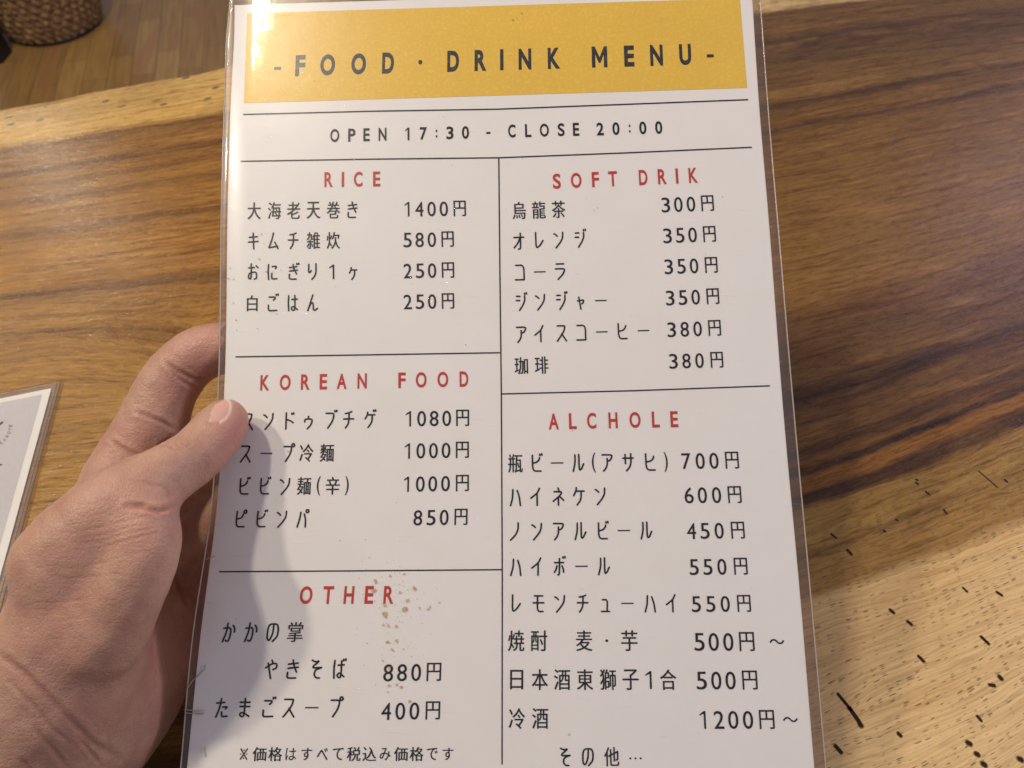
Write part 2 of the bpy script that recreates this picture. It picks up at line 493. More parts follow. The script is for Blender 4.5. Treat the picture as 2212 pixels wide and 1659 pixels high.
M_STAIN = stain_material()
M_GRIME = ink_material('grey_grime', (0.27, 0.25, 0.22), 0.5)
M_SKIN = skin_material()
M_WEAVE = weave_material()
M_DARK = plain('black_painted_wood', (0.008, 0.008, 0.009), 0.5)
M_HOLE = plain('borer_hole_dark', (0.026, 0.018, 0.011), 0.8, 0.1)
M_RIMWOOD = plain('stained_wood', (0.24, 0.14, 0.06), 0.6, 0.2)
M_GREY = ink_material('lavender_grey_print', (0.57, 0.545, 0.57), 0.2)
M_OLIVE = ink_material('olive_print', (0.045, 0.042, 0.022), 0.3)
M_GREYINK = ink_material('grey_print', (0.05, 0.047, 0.05), 0.3)

# ------------------------------------------------------------------ the setting: floor
fs = 6.0
fl = mesh_obj('floor', [(-fs, -3, 0), (fs, -3, 0), (fs, 9, 0), (-fs, 9, 0)], [(0, 1, 2, 3)], M_FLOOR)
tag(fl, kind='structure')

# ------------------------------------------------------------------ table
table = empty('wooden_table', (0, 0.2, 0))
tag(table, 'live-edge hardwood slab table with pale outer band and dark brown streaks', 'table')


def build_table():
    NX, NY = 260, 150
    xs = np.linspace(-0.95, 0.95, NX)
    # outline of the far natural edge
    edge = []
    for x in xs:
        lo, hi = 0.1, 1.4
        for _ in range(40):
            mid = (lo + hi) / 2
            if grain(x, mid) < V_EDGE: lo = mid
            else: hi = mid
        edge.append(lo)
    edge = np.array(edge)
    edge += 0.0012 * np.sin(xs * 55) + 0.0008 * np.sin(xs * 131 + 1)
    ys = np.linspace(0, 1, NY)
    near = -0.30
    X = np.repeat(xs[:, None], NY, 1)
    Y = near + (edge[:, None] - near) * ys[None, :]
    Z = np.full_like(X, TABLE_Z)
    # softly rounded far edge
    d = edge[:, None] - Y
    verts = np.stack([X, Y, Z], -1).reshape(-1, 3)
    idx = lambda i, j: i * NY + j
    faces, fm = [], []
    for i in range(NX - 1):
        for j in range(NY - 1):
            faces.append((idx(i, j), idx(i + 1, j), idx(i + 1, j + 1), idx(i, j + 1)))
    uvs = np.stack([X, grain(X, Y)], -1).reshape(-1, 2)
    # rounded rim, side and underside
    base = len(verts)
    ring = [(i, 0) for i in range(NX)] + [(NX - 1, j) for j in range(1, NY)] + [(i, NY - 1) for i in range(NX - 2, -1, -1)] + [(0, j) for j in range(NY - 2, 0, -1)]
    n = len(ring)
    prev = [idx(*r) for r in ring]
    allv = [tuple(v) for v in verts]
    alluv = [tuple(v) for v in uvs]
    cx, cy = 0.0, 0.15
    for off, dz in ((0.0012, -0.0007), (0.0022, -0.0022), (0.0026, -0.005), (0.0026, -0.036), (0.0, -0.042)):
        cur = []
        for (i, j) in ring:
            x, y, z = verts[idx(i, j)]
            ox = (-1 if i == 0 else 1 if i == NX - 1 else 0) * off
            oy = (-1 if j == 0 else 1 if j == NY - 1 else 0) * off
            cur.append(len(allv))
            allv.append((x + ox, y + oy, z + dz))
            u0, v0 = uvs[idx(i, j)]
            alluv.append((u0 + ox, v0 - dz * 0.5 * (1 if j == NY - 1 else 0)))
        for k in range(n):
            k2 = (k + 1) % n
            faces.append((prev[k], cur[k], cur[k2], prev[k2]))
        prev = cur
    faces.append(tuple(prev))
    fm = [0] * len(faces)
    # insect borer holes: small dark pits and short open tracks in the sapwood
    def hole(p0, p1, w, seg=10, rough=0.12):
        (x0, y0), (x1, y1) = on_plane(*p0, TABLE_Z)[:2], on_plane(*p1, TABLE_Z)[:2]
        a = np.array([x0, y0]); b = np.array([x1, y1])
        t = b - a
        L = np.linalg.norm(t)
        t = t / (L + 1e-9); nn = np.array([-t[1], t[0]])
        pts = []
        for k in range(seg * 2):
            an = 2 * math.pi * k / (seg * 2)
            ca, sa = math.cos(an), math.sin(an)
            c = a if ca < 0 else b
            r = 0.85 * w * (1 + random.uniform(-rough, rough))
            pts.append(c + t * ca * r + nn * sa * r)
        o = len(allv)
        cc = (a + b) / 2
        for p in pts:
            q = p + (p - cc) / (np.linalg.norm(p - cc) + 1e-9) * w * 0.45
            allv.append((q[0], q[1], TABLE_Z + 0.00006)); alluv.append((q[0], float(grain(q[0], q[1]))))
        faces.append(tuple(range(o, o + len(pts)))); fm.append(2)
        o = len(allv)
        for p in pts:
            allv.append((p[0], p[1], TABLE_Z + 0.00012)); alluv.append((p[0], float(grain(p[0], p[1]))))
        c0 = (a + b) / 2
        faces.append(tuple(range(o, o + len(pts)))); fm.append(1)
    R8 = lambda x, y: (1603.7 + .275 * x, 1202.8 + .275 * y)
    R7 = lambda x, y: (1603.7 + .275 * x, 912.5 + .275 * y)
    mm = 0.001
    for (a, b, w) in (((1735, 245), (1762, 272), .6), ((2003, 280), (2033, 300), .75), ((1164, 420), (1184, 438), .8), ((1300, 510), (1324, 530), .75),
                      ((1880, 632), (1930, 680), .8), ((1388, 785), (1420, 818), .8), ((2020, 942), (2034, 958), .9), ((1945, 1006), (1975, 1012), .8),
                      ((1848, 1255), (1872, 1285), .65), ((1225, 1388), (1242, 1405), .7), ((735, 1490), (770, 1532), .9), ((928, 1322), (930, 1324), 1.0),
                      ((1772, 1462), (1786, 1470), 1.0), ((1838, 1548), (1848, 1554), .95), ((1890, 1628), (1902, 1636), 1.0), ((2176, 1588), (2190, 1596), 1.0)):
        hole(R8(*a), R8(*b), w * mm)
    for (a, b, w) in (((1858, 385), (2000, 508), .45), ((2062, 452), (2078, 466), .7), ((1368, 450), (1372, 452), .75), ((1365, 475), (1380, 484), .65),
                      ((1442, 545), (1470, 568), .55), ((1580, 685), (1604, 718), .65), ((1208, 765), (1216, 768), .7), ((1108, 850), (1118, 856), .75),
                      ((700, 878), (738, 910), .6), ((826, 1004), (856, 1036), .8)):
        hole(R7(*a), R7(*b), w * mm)
    # the long open track
    hole(R8(755, 1082), R8(850, 1200), .75 * mm); hole(R8(848, 1198), R8(912, 1290), 1.1 * mm, rough=.3)
    me = bpy.data.meshes.new('tabletop')
    me.from_pydata([(x, y - 0.2, z) for x, y, z in allv], [], faces)
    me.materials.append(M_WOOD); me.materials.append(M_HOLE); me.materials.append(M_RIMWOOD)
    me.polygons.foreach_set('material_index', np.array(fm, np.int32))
    me.polygons.foreach_set('use_smooth', np.ones(len(faces), bool))
    uvl = me.uv_layers.new(name='grain')
    li = np.zeros(len(me.loops), np.int32)
    me.loops.foreach_get('vertex_index', li)
    uvl.data.foreach_set('uv', np.array(alluv)[li].ravel())
    me.update()
    o = bpy.data.objects.new('tabletop', me)
    COL.objects.link(o)
    o.parent = table
    # two plank trestles under the slab
    for x in (-0.7, 0.7):
        v, f = [], []
        for (sx, sy, sz) in ((-1, -1, 0), (1, -1, 0), (1, 1, 0), (-1, 1, 0), (-1, -1, 1), (1, -1, 1), (1, 1, 1), (-1, 1, 1)):
            v.append((x + sx * .03, .1 + sy * (.20 if sz else .24), sz * (TABLE_Z - 0.0425)))
        f = [(0, 3, 2, 1), (4, 5, 6, 7), (0, 1, 5, 4), (1, 2, 6, 5), (2, 3, 7, 6), (3, 0, 4, 7)]
        mesh_obj('leg', v, f, M_DARK, table)


build_table()

# ------------------------------------------------------------------ woven basket on the floor
def build_basket():
    c = on_plane(108.0, 66.0, 0.0)
    root = empty('woven_basket', (c[0], c[1] + 0.035, 0.0))
    tag(root, 'brown woven rush basket standing on the floor beyond the table', 'basket')
    NA, NH = 260, 96
    Hh, r0, r1 = 0.30, 0.128, 0.150
    th = np.linspace(0, 2 * math.pi, NA, endpoint=False)
    hh = np.linspace(0, 1, NH)
    A, Hn = np.meshgrid(th, hh, indexing='ij')
    rows = Hn * 17
    row = np.floor(rows)
    ph = A * 34 + row * math.pi + 1.2 * np.sin(A * 7 + row)
    bul = np.abs(np.sin(rows * math.pi)) ** 0.7 * (0.45 + 0.55 * np.sin(ph + rows * 1.5))
    prof = r0 + (r1 - r0) * (1 - (1 - Hn) ** 2) - 0.012 * np.exp(-Hn * 22)
    R = prof + 0.008 * bul + 0.0015 * rng.standard_normal(A.shape)
    V = np.stack([root.location.x + R * np.cos(A), root.location.y + R * np.sin(A), 0.002 + Hn * Hh], -1).reshape(-1, 3).tolist()
    F = []
    for i in range(NA):
        for j in range(NH - 1):
            a, b = i * NH + j, ((i + 1) % NA) * NH + j
            F.append((a, b, b + 1, a + 1))
    F.append(tuple(i * NH for i in range(NA))[::-1])
    mesh_obj('woven_body', V, F, M_WEAVE, root, smooth=True)
    # thick rolled rim and a dark rubber foot
    def ring(name, z, rr, tr, mat):
        v, f = [], []
        n, k = 120, 10
        for i in range(n):
            a = 2 * math.pi * i / n
            for q in range(k):
                b = 2 * math.pi * q / k
                rad = rr + tr * math.cos(b)
                v.append((root.location.x + rad * math.cos(a), root.location.y + rad * math.sin(a), z + tr * math.sin(b)))
        for i in range(n):
            for q in range(k):
                i2, q2 = (i + 1) % n, (q + 1) % k
                f.append((i * k + q, i2 * k + q, i2 * k + q2, i * k + q2))
        mesh_obj(name, v, f, mat, root, smooth=True)
    ring('rim', Hh, r1 + 0.002, 0.011, M_WEAVE)
    ring('foot_ring', 0.006, r0 - 0.006, 0.0055, M_DARK)
    # plain black post beside it, only its edge shows
    p = on_plane(-8.0, 125.0, 0.0)
    v = []
    for z in (0.0, 0.42):
        for (sx, sy) in ((-1, -1), (1, -1), (1, 1), (-1, 1)):
            v.append((p[0] + sx * .03 + z * 0.02, p[1] + sy * .03, z))
    o = mesh_obj('black_post', v, [(0, 3, 2, 1), (4, 5, 6, 7), (0, 1, 5, 4), (1, 2, 6, 5), (2, 3, 7, 6), (3, 0, 4, 7)], M_DARK)
    tag(o, 'black post at the left edge beside the woven basket', 'furniture leg')


build_basket()

# ------------------------------------------------------------------ the menu sheet
YK = [-60, 0, 75, 187, 415, 829, 1078, 1382, 1659, 1760]
LK = [508, 507, 506, 500, 492.5, 485, 470, 432, 404, 394]          # left edge of the paper
RY = [-60, 0, 230, 456, 912, 1283, 1659, 1760]
RK = [1621, 1625, 1640, 1659, 1694, 1728, 1759, 1768]              # right edge of the paper


def smooth_interp(y, ks, vs):
    """cubic (Catmull-Rom) interpolation"""
    ks = np.asarray(ks, float); vs = np.asarray(vs, float)
    y = np.asarray(y, float)
    i = np.clip(np.searchsorted(ks, y) - 1, 0, len(ks) - 2)
    m = np.gradient(vs, ks)
    h = ks[i + 1] - ks[i]
    t = (y - ks[i]) / h
    return ((2 * t ** 3 - 3 * t ** 2 + 1) * vs[i] + (t ** 3 - 2 * t ** 2 + t) * h * m[i] + (-2 * t ** 3 + 3 * t ** 2) * vs[i + 1] + (t ** 3 - t ** 2) * h * m[i + 1])


edgeL = lambda y: smooth_interp(y, YK, LK)
edgeR = lambda y: smooth_interp(y, RY, RK)


def menu_depth(px, py):
    base = 1.0 / (0.003367 + (0.004032 - 0.003367) * np.asarray(py, float) / H0)
    s = (np.asarray(px, float) - edgeL(py)) / (edgeR(py) - edgeL(py))
    bend = 3.0 * (np.clip(s, -.1, 1.1) - 0.5) ** 2 * 4 * 0.9 - 1.2
    return (base + bend) * 0.001


N_CAM = np.array([0.0, -0.171, -0.985])
N_W = cam2world(N_CAM) - cam2world(np.zeros(3))


def menu_pt(px, py, lift=0.0):
    """point of the bent sheet, lifted along its normal (metres)"""
    d = menu_depth(px, py)
    return cam2world(ray(px, py) * np.asarray(d)[..., None]) + lift * N_W


mo = menu_pt(1083.0, 1700.0)
menu = empty('laminated_menu', tuple(mo))
tag(menu, 'laminated white food and drink menu with yellow header held over the table', 'menu')


def grid_sheet(name, xl, xr, yl, yr, nx, ny, lift, mat, parent, thick=0.0, mats=None, border=None):
    """xl(y), xr(y): side outlines; yl,yr = (top,bottom) at the left and right side"""
    V = []
    for j in range(ny + 1):
        t = j / ny
        for i in range(nx + 1):
            s = i / nx
            y = (yl[0] + (yl[1] - yl[0]) * t) * (1 - s) + (yr[0] + (yr[1] - yr[0]) * t) * s
            x = xl(y) * (1 - s) + xr(y) * s
            V.append((x, y))
    V = np.array(V)
    P = menu_pt(V[:, 0], V[:, 1], lift)
    F = [(j * (nx + 1) + i, (j + 1) * (nx + 1) + i, (j + 1) * (nx + 1) + i + 1, j * (nx + 1) + i + 1) for j in range(ny) for i in range(nx)]
    if thick:
        n = len(P)
        P = np.vstack([P, P - thick * N_W])
        F2 = [tuple(q + n for q in f[::-1]) for f in F]
        rim = [i for i in range(nx + 1)] + [j * (nx + 1) + nx for j in range(1, ny + 1)] + [ny * (nx + 1) + i for i in range(nx - 1, -1, -1)] + [j * (nx + 1) for j in range(ny - 1, 0, -1)]
        F = F + F2 + [(rim[k], rim[(k + 1) % len(rim)], rim[(k + 1) % len(rim)] + n, rim[k] + n) for k in range(len(rim))]
    return mesh_obj(name, P, F, mat, parent, smooth=not thick)


YT_L, YT_R, YB_L, YB_R = 11.0, -24.0, 1720.0, 1700.0
paper = grid_sheet('paper', edgeL, edgeR, (YT_L, YB_L), (YT_R, YB_R), 40, 60, 0.0, M_PAPER, menu, 0.00022)

# film: outline outside the paper
FLY = [-60, 0, 75, 187, 415, 829, 1078, 1382, 1659, 1760]
FLK = [499, 497, 490, 486, 479, 472, 458.5, 415, 390, 380]
FRY = [-60, 0, 230, 456, 912, 1283, 1659, 1760]
FRK = [1637, 1642, 1659, 1678, 1717, 1751, 1784, 1793]
filmL = lambda y: smooth_interp(y, FLY, FLK)
filmR = lambda y: smooth_interp(y, FRY, FRK)


def build_film():
    ys = np.linspace(0, 1, 90)
    # columns: outer left, ridge, paper left, interior, paper right, ridge, outer right
    cols = [('L', 0.0), ('L', 0.35), ('L', 0.8), ('L', 1.0)] + [('M', k / 24) for k in range(1, 24)] + [('R', 1.0), ('R', 0.8), ('R', 0.35), ('R', 0.0)]
    for front in (True, False):
        V, F, fm = [], [], []
        rows = [-1, *ys, 2]
        rows_y = []
        for r in rows:
            if r == -1: rows_y.append((YT_L - 13, YT_R - 15))
            elif r == 2: rows_y.append((YB_L + 26, YB_R + 26))
            else: rows_y.append((YT_L + (YB_L - YT_L) * r, YT_R + (YB_R - YT_R) * r))
        for (yl, yr) in rows_y:
            for kind, a in cols:
                ss = 0.0 if kind == 'L' else 1.0 if kind == 'R' else a
                y = yl * (1 - ss) + yr * ss
                if kind == 'L': x = filmL(y) * (1 - a) + edgeL(y) * a
                elif kind == 'R': x = filmR(y) * (1 - a) + edgeR(y) * a
                else: x = edgeL(y) * (1 - a) + edgeR(y) * a
                lift = 0.00030
                if kind != 'M':
                    lift = {0.0: 0.00002, 0.35: 0.00008, 0.8: 0.00012, 1.0: 0.00030}[a]
                lift = lift if front else -0.00028 - lift * 0.6
                V.append(menu_pt(x, y, lift))
        nc = len(cols)
        for j in range(len(rows) - 1):
            for i in range(nc - 1):
                F.append((j * nc + i, (j + 1) * nc + i, (j + 1) * nc + i + 1, j * nc + i + 1))
                edge = i < 3 or i >= nc - 4 or j == 0 or j == len(rows) - 2
                fm.append(1 if edge else 0)
        if not front:
            keep = [k for k, f in enumerate(fm) if f == 1]
            F = [F[k][::-1] for k in keep]; fm = [1] * len(F)
        o = mesh_obj('laminate_film', V, F, None, menu, smooth=True, mats=[M_FILM, M_FILM_EDGE], fmat=fm)
    # the cut rim of the pouch: a hair-thin clear bead that catches the light
    def bead(fn, yrange, off=0.0, r=0.00028):
        n, k = 120, 6
        v, f = [], []
        yy = np.linspace(*yrange, n)
        for i, y in enumerate(yy):
            c = menu_pt(fn(y) + off, y, -0.0001)
            for q in range(k):
                a = 2 * math.pi * q / k
                v.append(c + np.array([math.cos(a) * r, 0, 0]) + N_W * math.sin(a) * r)
        for i in range(n - 1):
            for q in range(k):
                f.append((i * k + q, i * k + (q + 1) % k, (i + 1) * k + (q + 1) % k, (i + 1) * k + q))
        mesh_obj('cut_rim', v, f, M_RIM, menu, smooth=True)
    bead(filmL, (YT_L - 12, YB_L + 24)); bead(filmR, (YT_R - 14, YB_R + 24))


rm = NT('clear_cut_plastic')
rb = rm.bsdf(Base_Color=(0.42, 0.36, 0.31, 1), Roughness=0.18)
M_RIM = rm.done(rb)
build_film()

# ------------------------------------------------------------------ print on the menu
GLY = {}


def glyph(ch, bold=0.0):
    key = (ch, bold)
    if key not in GLY and ch == '1':
        t = .085 if bold <= 0 else .13
        GLY[key] = (np.array([(.30 - t, 0), (.30, 0), (.30, 1), (.30 - t * .75, 1), (.30 - t, .985), (.0, .80), (.0, .80 - t * .72), (.30 - t, .86)]), [(0, 1, 2, 3, 4, 7), (4, 5, 6, 7)])
    if key not in GLY and ch == 'M':
        t, k = .19, .17
        GLY[key] = (np.array([(0, 0), (t, 0), (t, .62), (.42 - .05, .22), (.42 + .05, .22), (.84 - t, .62), (.84 - t, 0), (.84, 0), (.84, 1), (.84 - k, 1), (.42, .48), (k, 1), (0, 1)]),
                    [(0, 1, 2, 11, 12), (11, 2, 3, 10), (3, 4, 10), (10, 4, 5, 9), (5, 6, 7, 8, 9)])
    if key not in GLY:
        cu = bpy.data.curves.new('g', 'FONT')
        cu.body = ch
        cu.resolution_u = 6
        cu.offset = bold
        ob = bpy.data.objects.new('g', cu)
        COL.objects.link(ob)
        dg = bpy.context.evaluated_depsgraph_get()
        me = bpy.data.meshes.new_from_object(ob.evaluated_get(dg))
        v = np.array([x.co[:2] for x in me.vertices]).reshape(-1, 2)
        f = [tuple(p.vertices) for p in me.polygons]
        bpy.data.objects.remove(ob); bpy.data.curves.remove(cu); bpy.data.meshes.remove(me)
        GLY[key] = (v, f)
    return GLY[key]


# kana drawn as pen strokes on a 60 x 100 cell, the narrow monoline lettering of the menu
def _dk(x, y): return [[(x, y), (x + 1, y + 9)], [(x + 11, y - 2), (x + 12, y + 7)]]


def _ring(x, y, r=8): return [[(x + r * math.cos(a * math.pi / 6), y + r * 1.15 * math.sin(a * math.pi / 6)) for a in range(13)]]


KA = {
    'キ': [[(5, 27), (55, 23)], [(0, 57), (60, 53)], [(29, 0), (33, 100)]],
    'ム': [[(32, 0), (22, 45), (4, 93)], [(4, 93), (58, 84)], [(40, 58), (60, 100)]],
    'チ': [[(48, 2), (34, 9), (10, 13)], [(0, 46), (60, 46)], [(32, 10), (32, 50), (28, 76), (12, 100)]],
    'ス': [[(4, 5), (50, 5), (50, 12), (44, 40), (2, 100)], [(30, 54), (58, 100)]],
    'ン': [[(2, 12), (12, 17), (22, 28)], [(56, 4), (54, 40), (38, 68), (12, 100)]],
    'ド': [[(12, 2), (12, 100)], [(12, 42), (34, 48), (54, 62)]] + _dk(44, 4),
    'ゥ': [[(30, 0), (30, 22)], [(2, 46), (2, 22), (58, 22), (58, 45), (48, 72), (22, 100)]],
    'ブ': [[(2, 10), (48, 10), (48, 30), (40, 60), (14, 100)]] + _dk(54, -6),
    'ゲ': [[(16, 8), (13, 26), (0, 48)], [(14, 24), (58, 24)], [(42, 24), (42, 55), (36, 76), (18, 100)]] + _dk(50, -4),
    'ケ': [[(16, 0), (13, 20), (0, 46)], [(14, 20), (60, 20)], [(42, 20), (42, 55), (36, 76), (18, 100)]],
    'ヶ': [[(16, 0), (13, 20), (0, 46)], [(14, 20), (60, 20)], [(42, 20), (42, 55), (36, 76), (18, 100)]],
    'プ': [[(2, 10), (46, 10), (46, 30), (38, 60), (14, 100)]] + _ring(56, 2),
    'ビ': [[(6, 4), (6, 96), (54, 96)], [(6, 50), (30, 45), (44, 30), (46, 18)]] + _dk(48, -2),
    'ピ': [[(6, 4), (6, 96), (54, 96)], [(6, 50), (30, 45), (40, 34), (44, 20)]] + _ring(54, 6),
    'ヒ': [[(6, 2), (6, 96), (56, 96)], [(6, 50), (34, 44), (48, 30), (50, 16)]],
    'パ': [[(16, 10), (12, 50), (0, 100)], [(36, 20), (46, 50), (48, 100)]] + _ring(54, 4),
    'オ': [[(0, 26), (60, 26)], [(40, 0), (40, 98), (26, 98)], [(38, 28), (24, 62), (0, 90)]],
    'レ': [[(8, 0), (8, 98), (30, 84), (52, 50)]],
    'ジ': [[(2, 12), (24, 12)], [(0, 38), (22, 38)], [(52, 10), (52, 40), (38, 70), (18, 100)]] + _dk(52, -8),
    'コ': [[(4, 6), (54, 6), (54, 96)], [(0, 96), (54, 96)]],
    'ラ': [[(8, 4), (54, 4)], [(2, 34), (58, 34), (56, 50), (44, 72), (16, 100)]],
    'ャ': [[(4, 32), (56, 22), (50, 46), (38, 56)], [(16, 0), (30, 100)]],
    'ア': [[(2, 6), (58, 6), (56, 22), (46, 38), (36, 42)], [(30, 26), (30, 60), (24, 80), (8, 100)]],
    'イ': [[(50, 0), (38, 28), (0, 58)], [(36, 34), (36, 100)]],
    'ル': [[(12, 4), (12, 50), (0, 100)], [(34, 2), (34, 94), (46, 88), (60, 56)]],
    'サ': [[(0, 26), (60, 26)], [(14, 4), (14, 58)], [(46, 0), (46, 50), (38, 78), (18, 100)]],
    'ハ': [[(14, 6), (12, 55), (0, 100)], [(38, 12), (50, 48), (56, 100)]],
    'ネ': [[(28, 0), (34, 14)], [(6, 22), (52, 22), (40, 44), (0, 78)], [(30, 54), (30, 100)], [(40, 52), (60, 72)]],
    'ノ': [[(44, 0), (44, 38), (30, 70), (2, 100)]],
    'ボ': [[(0, 28), (52, 28)], [(28, 4), (28, 98), (18, 98)], [(14, 46), (10, 66), (0, 84)], [(42, 46), (50, 64), (52, 84)]] + _dk(48, -6),
    'モ': [[(6, 6), (54, 6)], [(0, 46), (60, 46)], [(24, 6), (24, 96), (56, 96)]],
    '※': [[(4, 8), (56, 92)], [(56, 8), (4, 92)], [(29, 16), (31, 20)], [(29, 80), (31, 84)], [(5, 49), (7, 51)], [(53, 49), (55, 51)]],
    'ュ': [[(8, 4), (46, 4), (42, 94)], [(0, 94), (60, 94)]],
    'き': [[(4, 23), (56, 17)], [(4, 45), (58, 39)], [(28, 0), (32, 24), (50, 66)], [(4, 66), (2, 96), (22, 98), (48, 97)]],
    'お': [[(2, 26), (38, 24)], [(18, 0), (18, 96), (2, 94), (2, 66), (20, 54), (50, 52), (52, 92), (36, 97)], [(48, 12), (60, 26)]],
    'に': [[(6, 4), (3, 50), (6, 100)], [(28, 18), (56, 15), (48, 32)], [(26, 60), (24, 94), (36, 96), (58, 94)]],
    'ぎ': [[(4, 25), (50, 19)], [(4, 47), (54, 41)], [(26, 4), (30, 26), (48, 66)], [(4, 66), (2, 96), (22, 98), (46, 97)]] + _dk(50, -2),
    'り': [[(6, 4), (4, 56), (14, 56), (20, 44)], [(50, 0), (50, 55), (42, 80), (24, 100)]],
    'ご': [[(8, 12), (48, 12), (44, 24), (34, 32)], [(4, 62), (4, 96), (20, 98), (56, 96)]] + _dk(52, -6),
    'は': [[(6, 4), (3, 50), (6, 100)], [(24, 28), (60, 26)], [(44, 2), (44, 94), (30, 98), (20, 84), (32, 70), (60, 92)]],
    'ん': [[(32, 0), (0, 100)], [(4, 86), (22, 48), (34, 52), (34, 94), (44, 98), (60, 86)]],
    'か': [[(0, 27), (38, 24), (38, 70), (28, 100), (14, 92)], [(20, 0), (16, 50), (0, 100)], [(48, 12), (58, 28), (58, 48)]],
    'の': [[(32, 12), (30, 60), (14, 98), (2, 84), (2, 30), (12, 6), (50, 6), (58, 30), (56, 72), (32, 100)]],
    'や': [[(0, 42), (30, 20), (58, 18), (58, 42), (38, 52)], [(30, 0), (36, 14)], [(12, 16), (30, 100)]],
    'そ': [[(8, 2), (26, 12), (50, 4), (4, 44), (60, 42)], [(58, 43), (28, 54), (22, 80), (34, 98), (52, 98)]],
    'ば': [[(4, 4), (1, 50), (4, 100)], [(22, 30), (54, 28)], [(40, 6), (40, 94), (28, 98), (18, 84), (30, 70), (56, 92)]] + _dk(50, -2),
    'た': [[(0, 24), (42, 21)], [(24, 0), (18, 50), (2, 100)], [(34, 46), (58, 44), (50, 56)], [(30, 72), (32, 98), (60, 95)]],
    'ま': [[(4, 20), (56, 20)], [(4, 43), (56, 43)], [(30, 0), (30, 92), (18, 99), (4, 86), (18, 72), (56, 96)]],
}


def stroke_mesh(strokes, t):
    """ribbons with rounded ends; t = pen width in cell units"""
    V, F = [], []
    for st in strokes:
        p = np.array(st, float)
        for _ in range(2):
            if len(p) < 3: break
            q = [p[0]]
            for a, b in zip(p[:-1], p[1:]):
                q += [a * .80 + b * .20, a * .20 + b * .80]
            q.append(p[-1]); p = np.array(q)
        p[:, 1] = 100 - p[:, 1]
        d = np.gradient(p, axis=0) if len(p) > 2 else np.repeat((p[1] - p[0])[None], 2, 0)
        d /= np.linalg.norm(d, axis=1)[:, None] + 1e-9
        n = np.stack([-d[:, 1], d[:, 0]], 1) * t / 2
        o = len(V)
        k = len(p)
        for i in range(k): V += [p[i] + n[i], p[i] - n[i]]
        for i in range(k - 1): F.append((o + 2 * i + 1, o + 2 * i + 3, o + 2 * i + 2, o + 2 * i))
        for e, sg in ((0, -1), (k - 1, 1)):
            o2 = len(V)
            for a in (-60, -30, 0, 30, 60):
                c, s_ = math.cos(math.radians(a)), math.sin(math.radians(a))
                V.append(p[e] + sg * d[e] * t / 2 * c * .8 + n[e] * s_)
            if sg > 0: F.append((o + 2 * e + 1, o2, o2 + 1, o2 + 2, o2 + 3, o2 + 4, o + 2 * e))
            else: F.append((o, o2 + 4, o2 + 3, o2 + 2, o2 + 1, o2, o + 1))
    return np.array(V), F


SMALL = set('ゥャュヶ')
NARROW = {'ノ': .38, '1': .25, 'I': .17, '(': .24, ')': .24, ':': .13, '-': .33, '・': .13, '·': .13, 'ー': .70, '…': .70, '～': .78, 'レ': .45, 'り': .48, 'ん': .62, 'イ': .42, 'コ': .45, 'モ': .50, 'ラ': .46, 'ヒ': .46, 'ビ': .52, 'ピ': .54, 'ア': .48, 'ス': .52}


def is_kanji(c): return '\u4e00' <= c <= '\u9fff'


def glyph_box(ch, H, wide):
    """target width, height and vertical centre offset (fractions of H, up positive); None = keep font proportion"""
    if ch == '·': return .19 * H, .22 * H, 0.0
    if ch == '・': return .13 * H, .13 * H, 0.0
    if ch == '-': return .33 * H, .145 * H, -.10 * H
    if ch == 'ー': return .68 * H, .075 * H, 0.0
    if ch == '～': return .74 * H, .26 * H, 0.0
    if ch == '…': return .66 * H, .10 * H, -.10 * H
    if ch == ':': return .13 * H, .62 * H, -.05 * H
    if ch in '()': return .20 * H, 1.12 * H, 0.0
    if ch == '1': return .30 * H, .90 * H, -.02 * H
    if ch.isdigit(): return .50 * H, .90 * H, -.02 * H
    if ch == '円': return .74 * H, .96 * H, 0.0
    if ch in '日白': return .64 * H, .98 * H, 0.0
    if ch == '※': return .84 * H, .84 * H, 0.0
    if is_kanji(ch): return .80 * H, 1.04 * H, 0.0
    if ch.isascii() and ch.isalpha():
        w = {'O': .68, 'C': .56, 'I': .155, 'M': .72, 'E': .47, 'F': .46, 'L': .47, 'S': .51, 'T': .57, 'N': .59, 'A': .62, 'K': .57}.get(ch, .55)
        return w * H * 1.02, H, 0.0
    if ch in SMALL: return .44 * H, .68 * H, -.15 * H
    w = NARROW.get(ch, .58)
    return w * H, .94 * H, 0.0


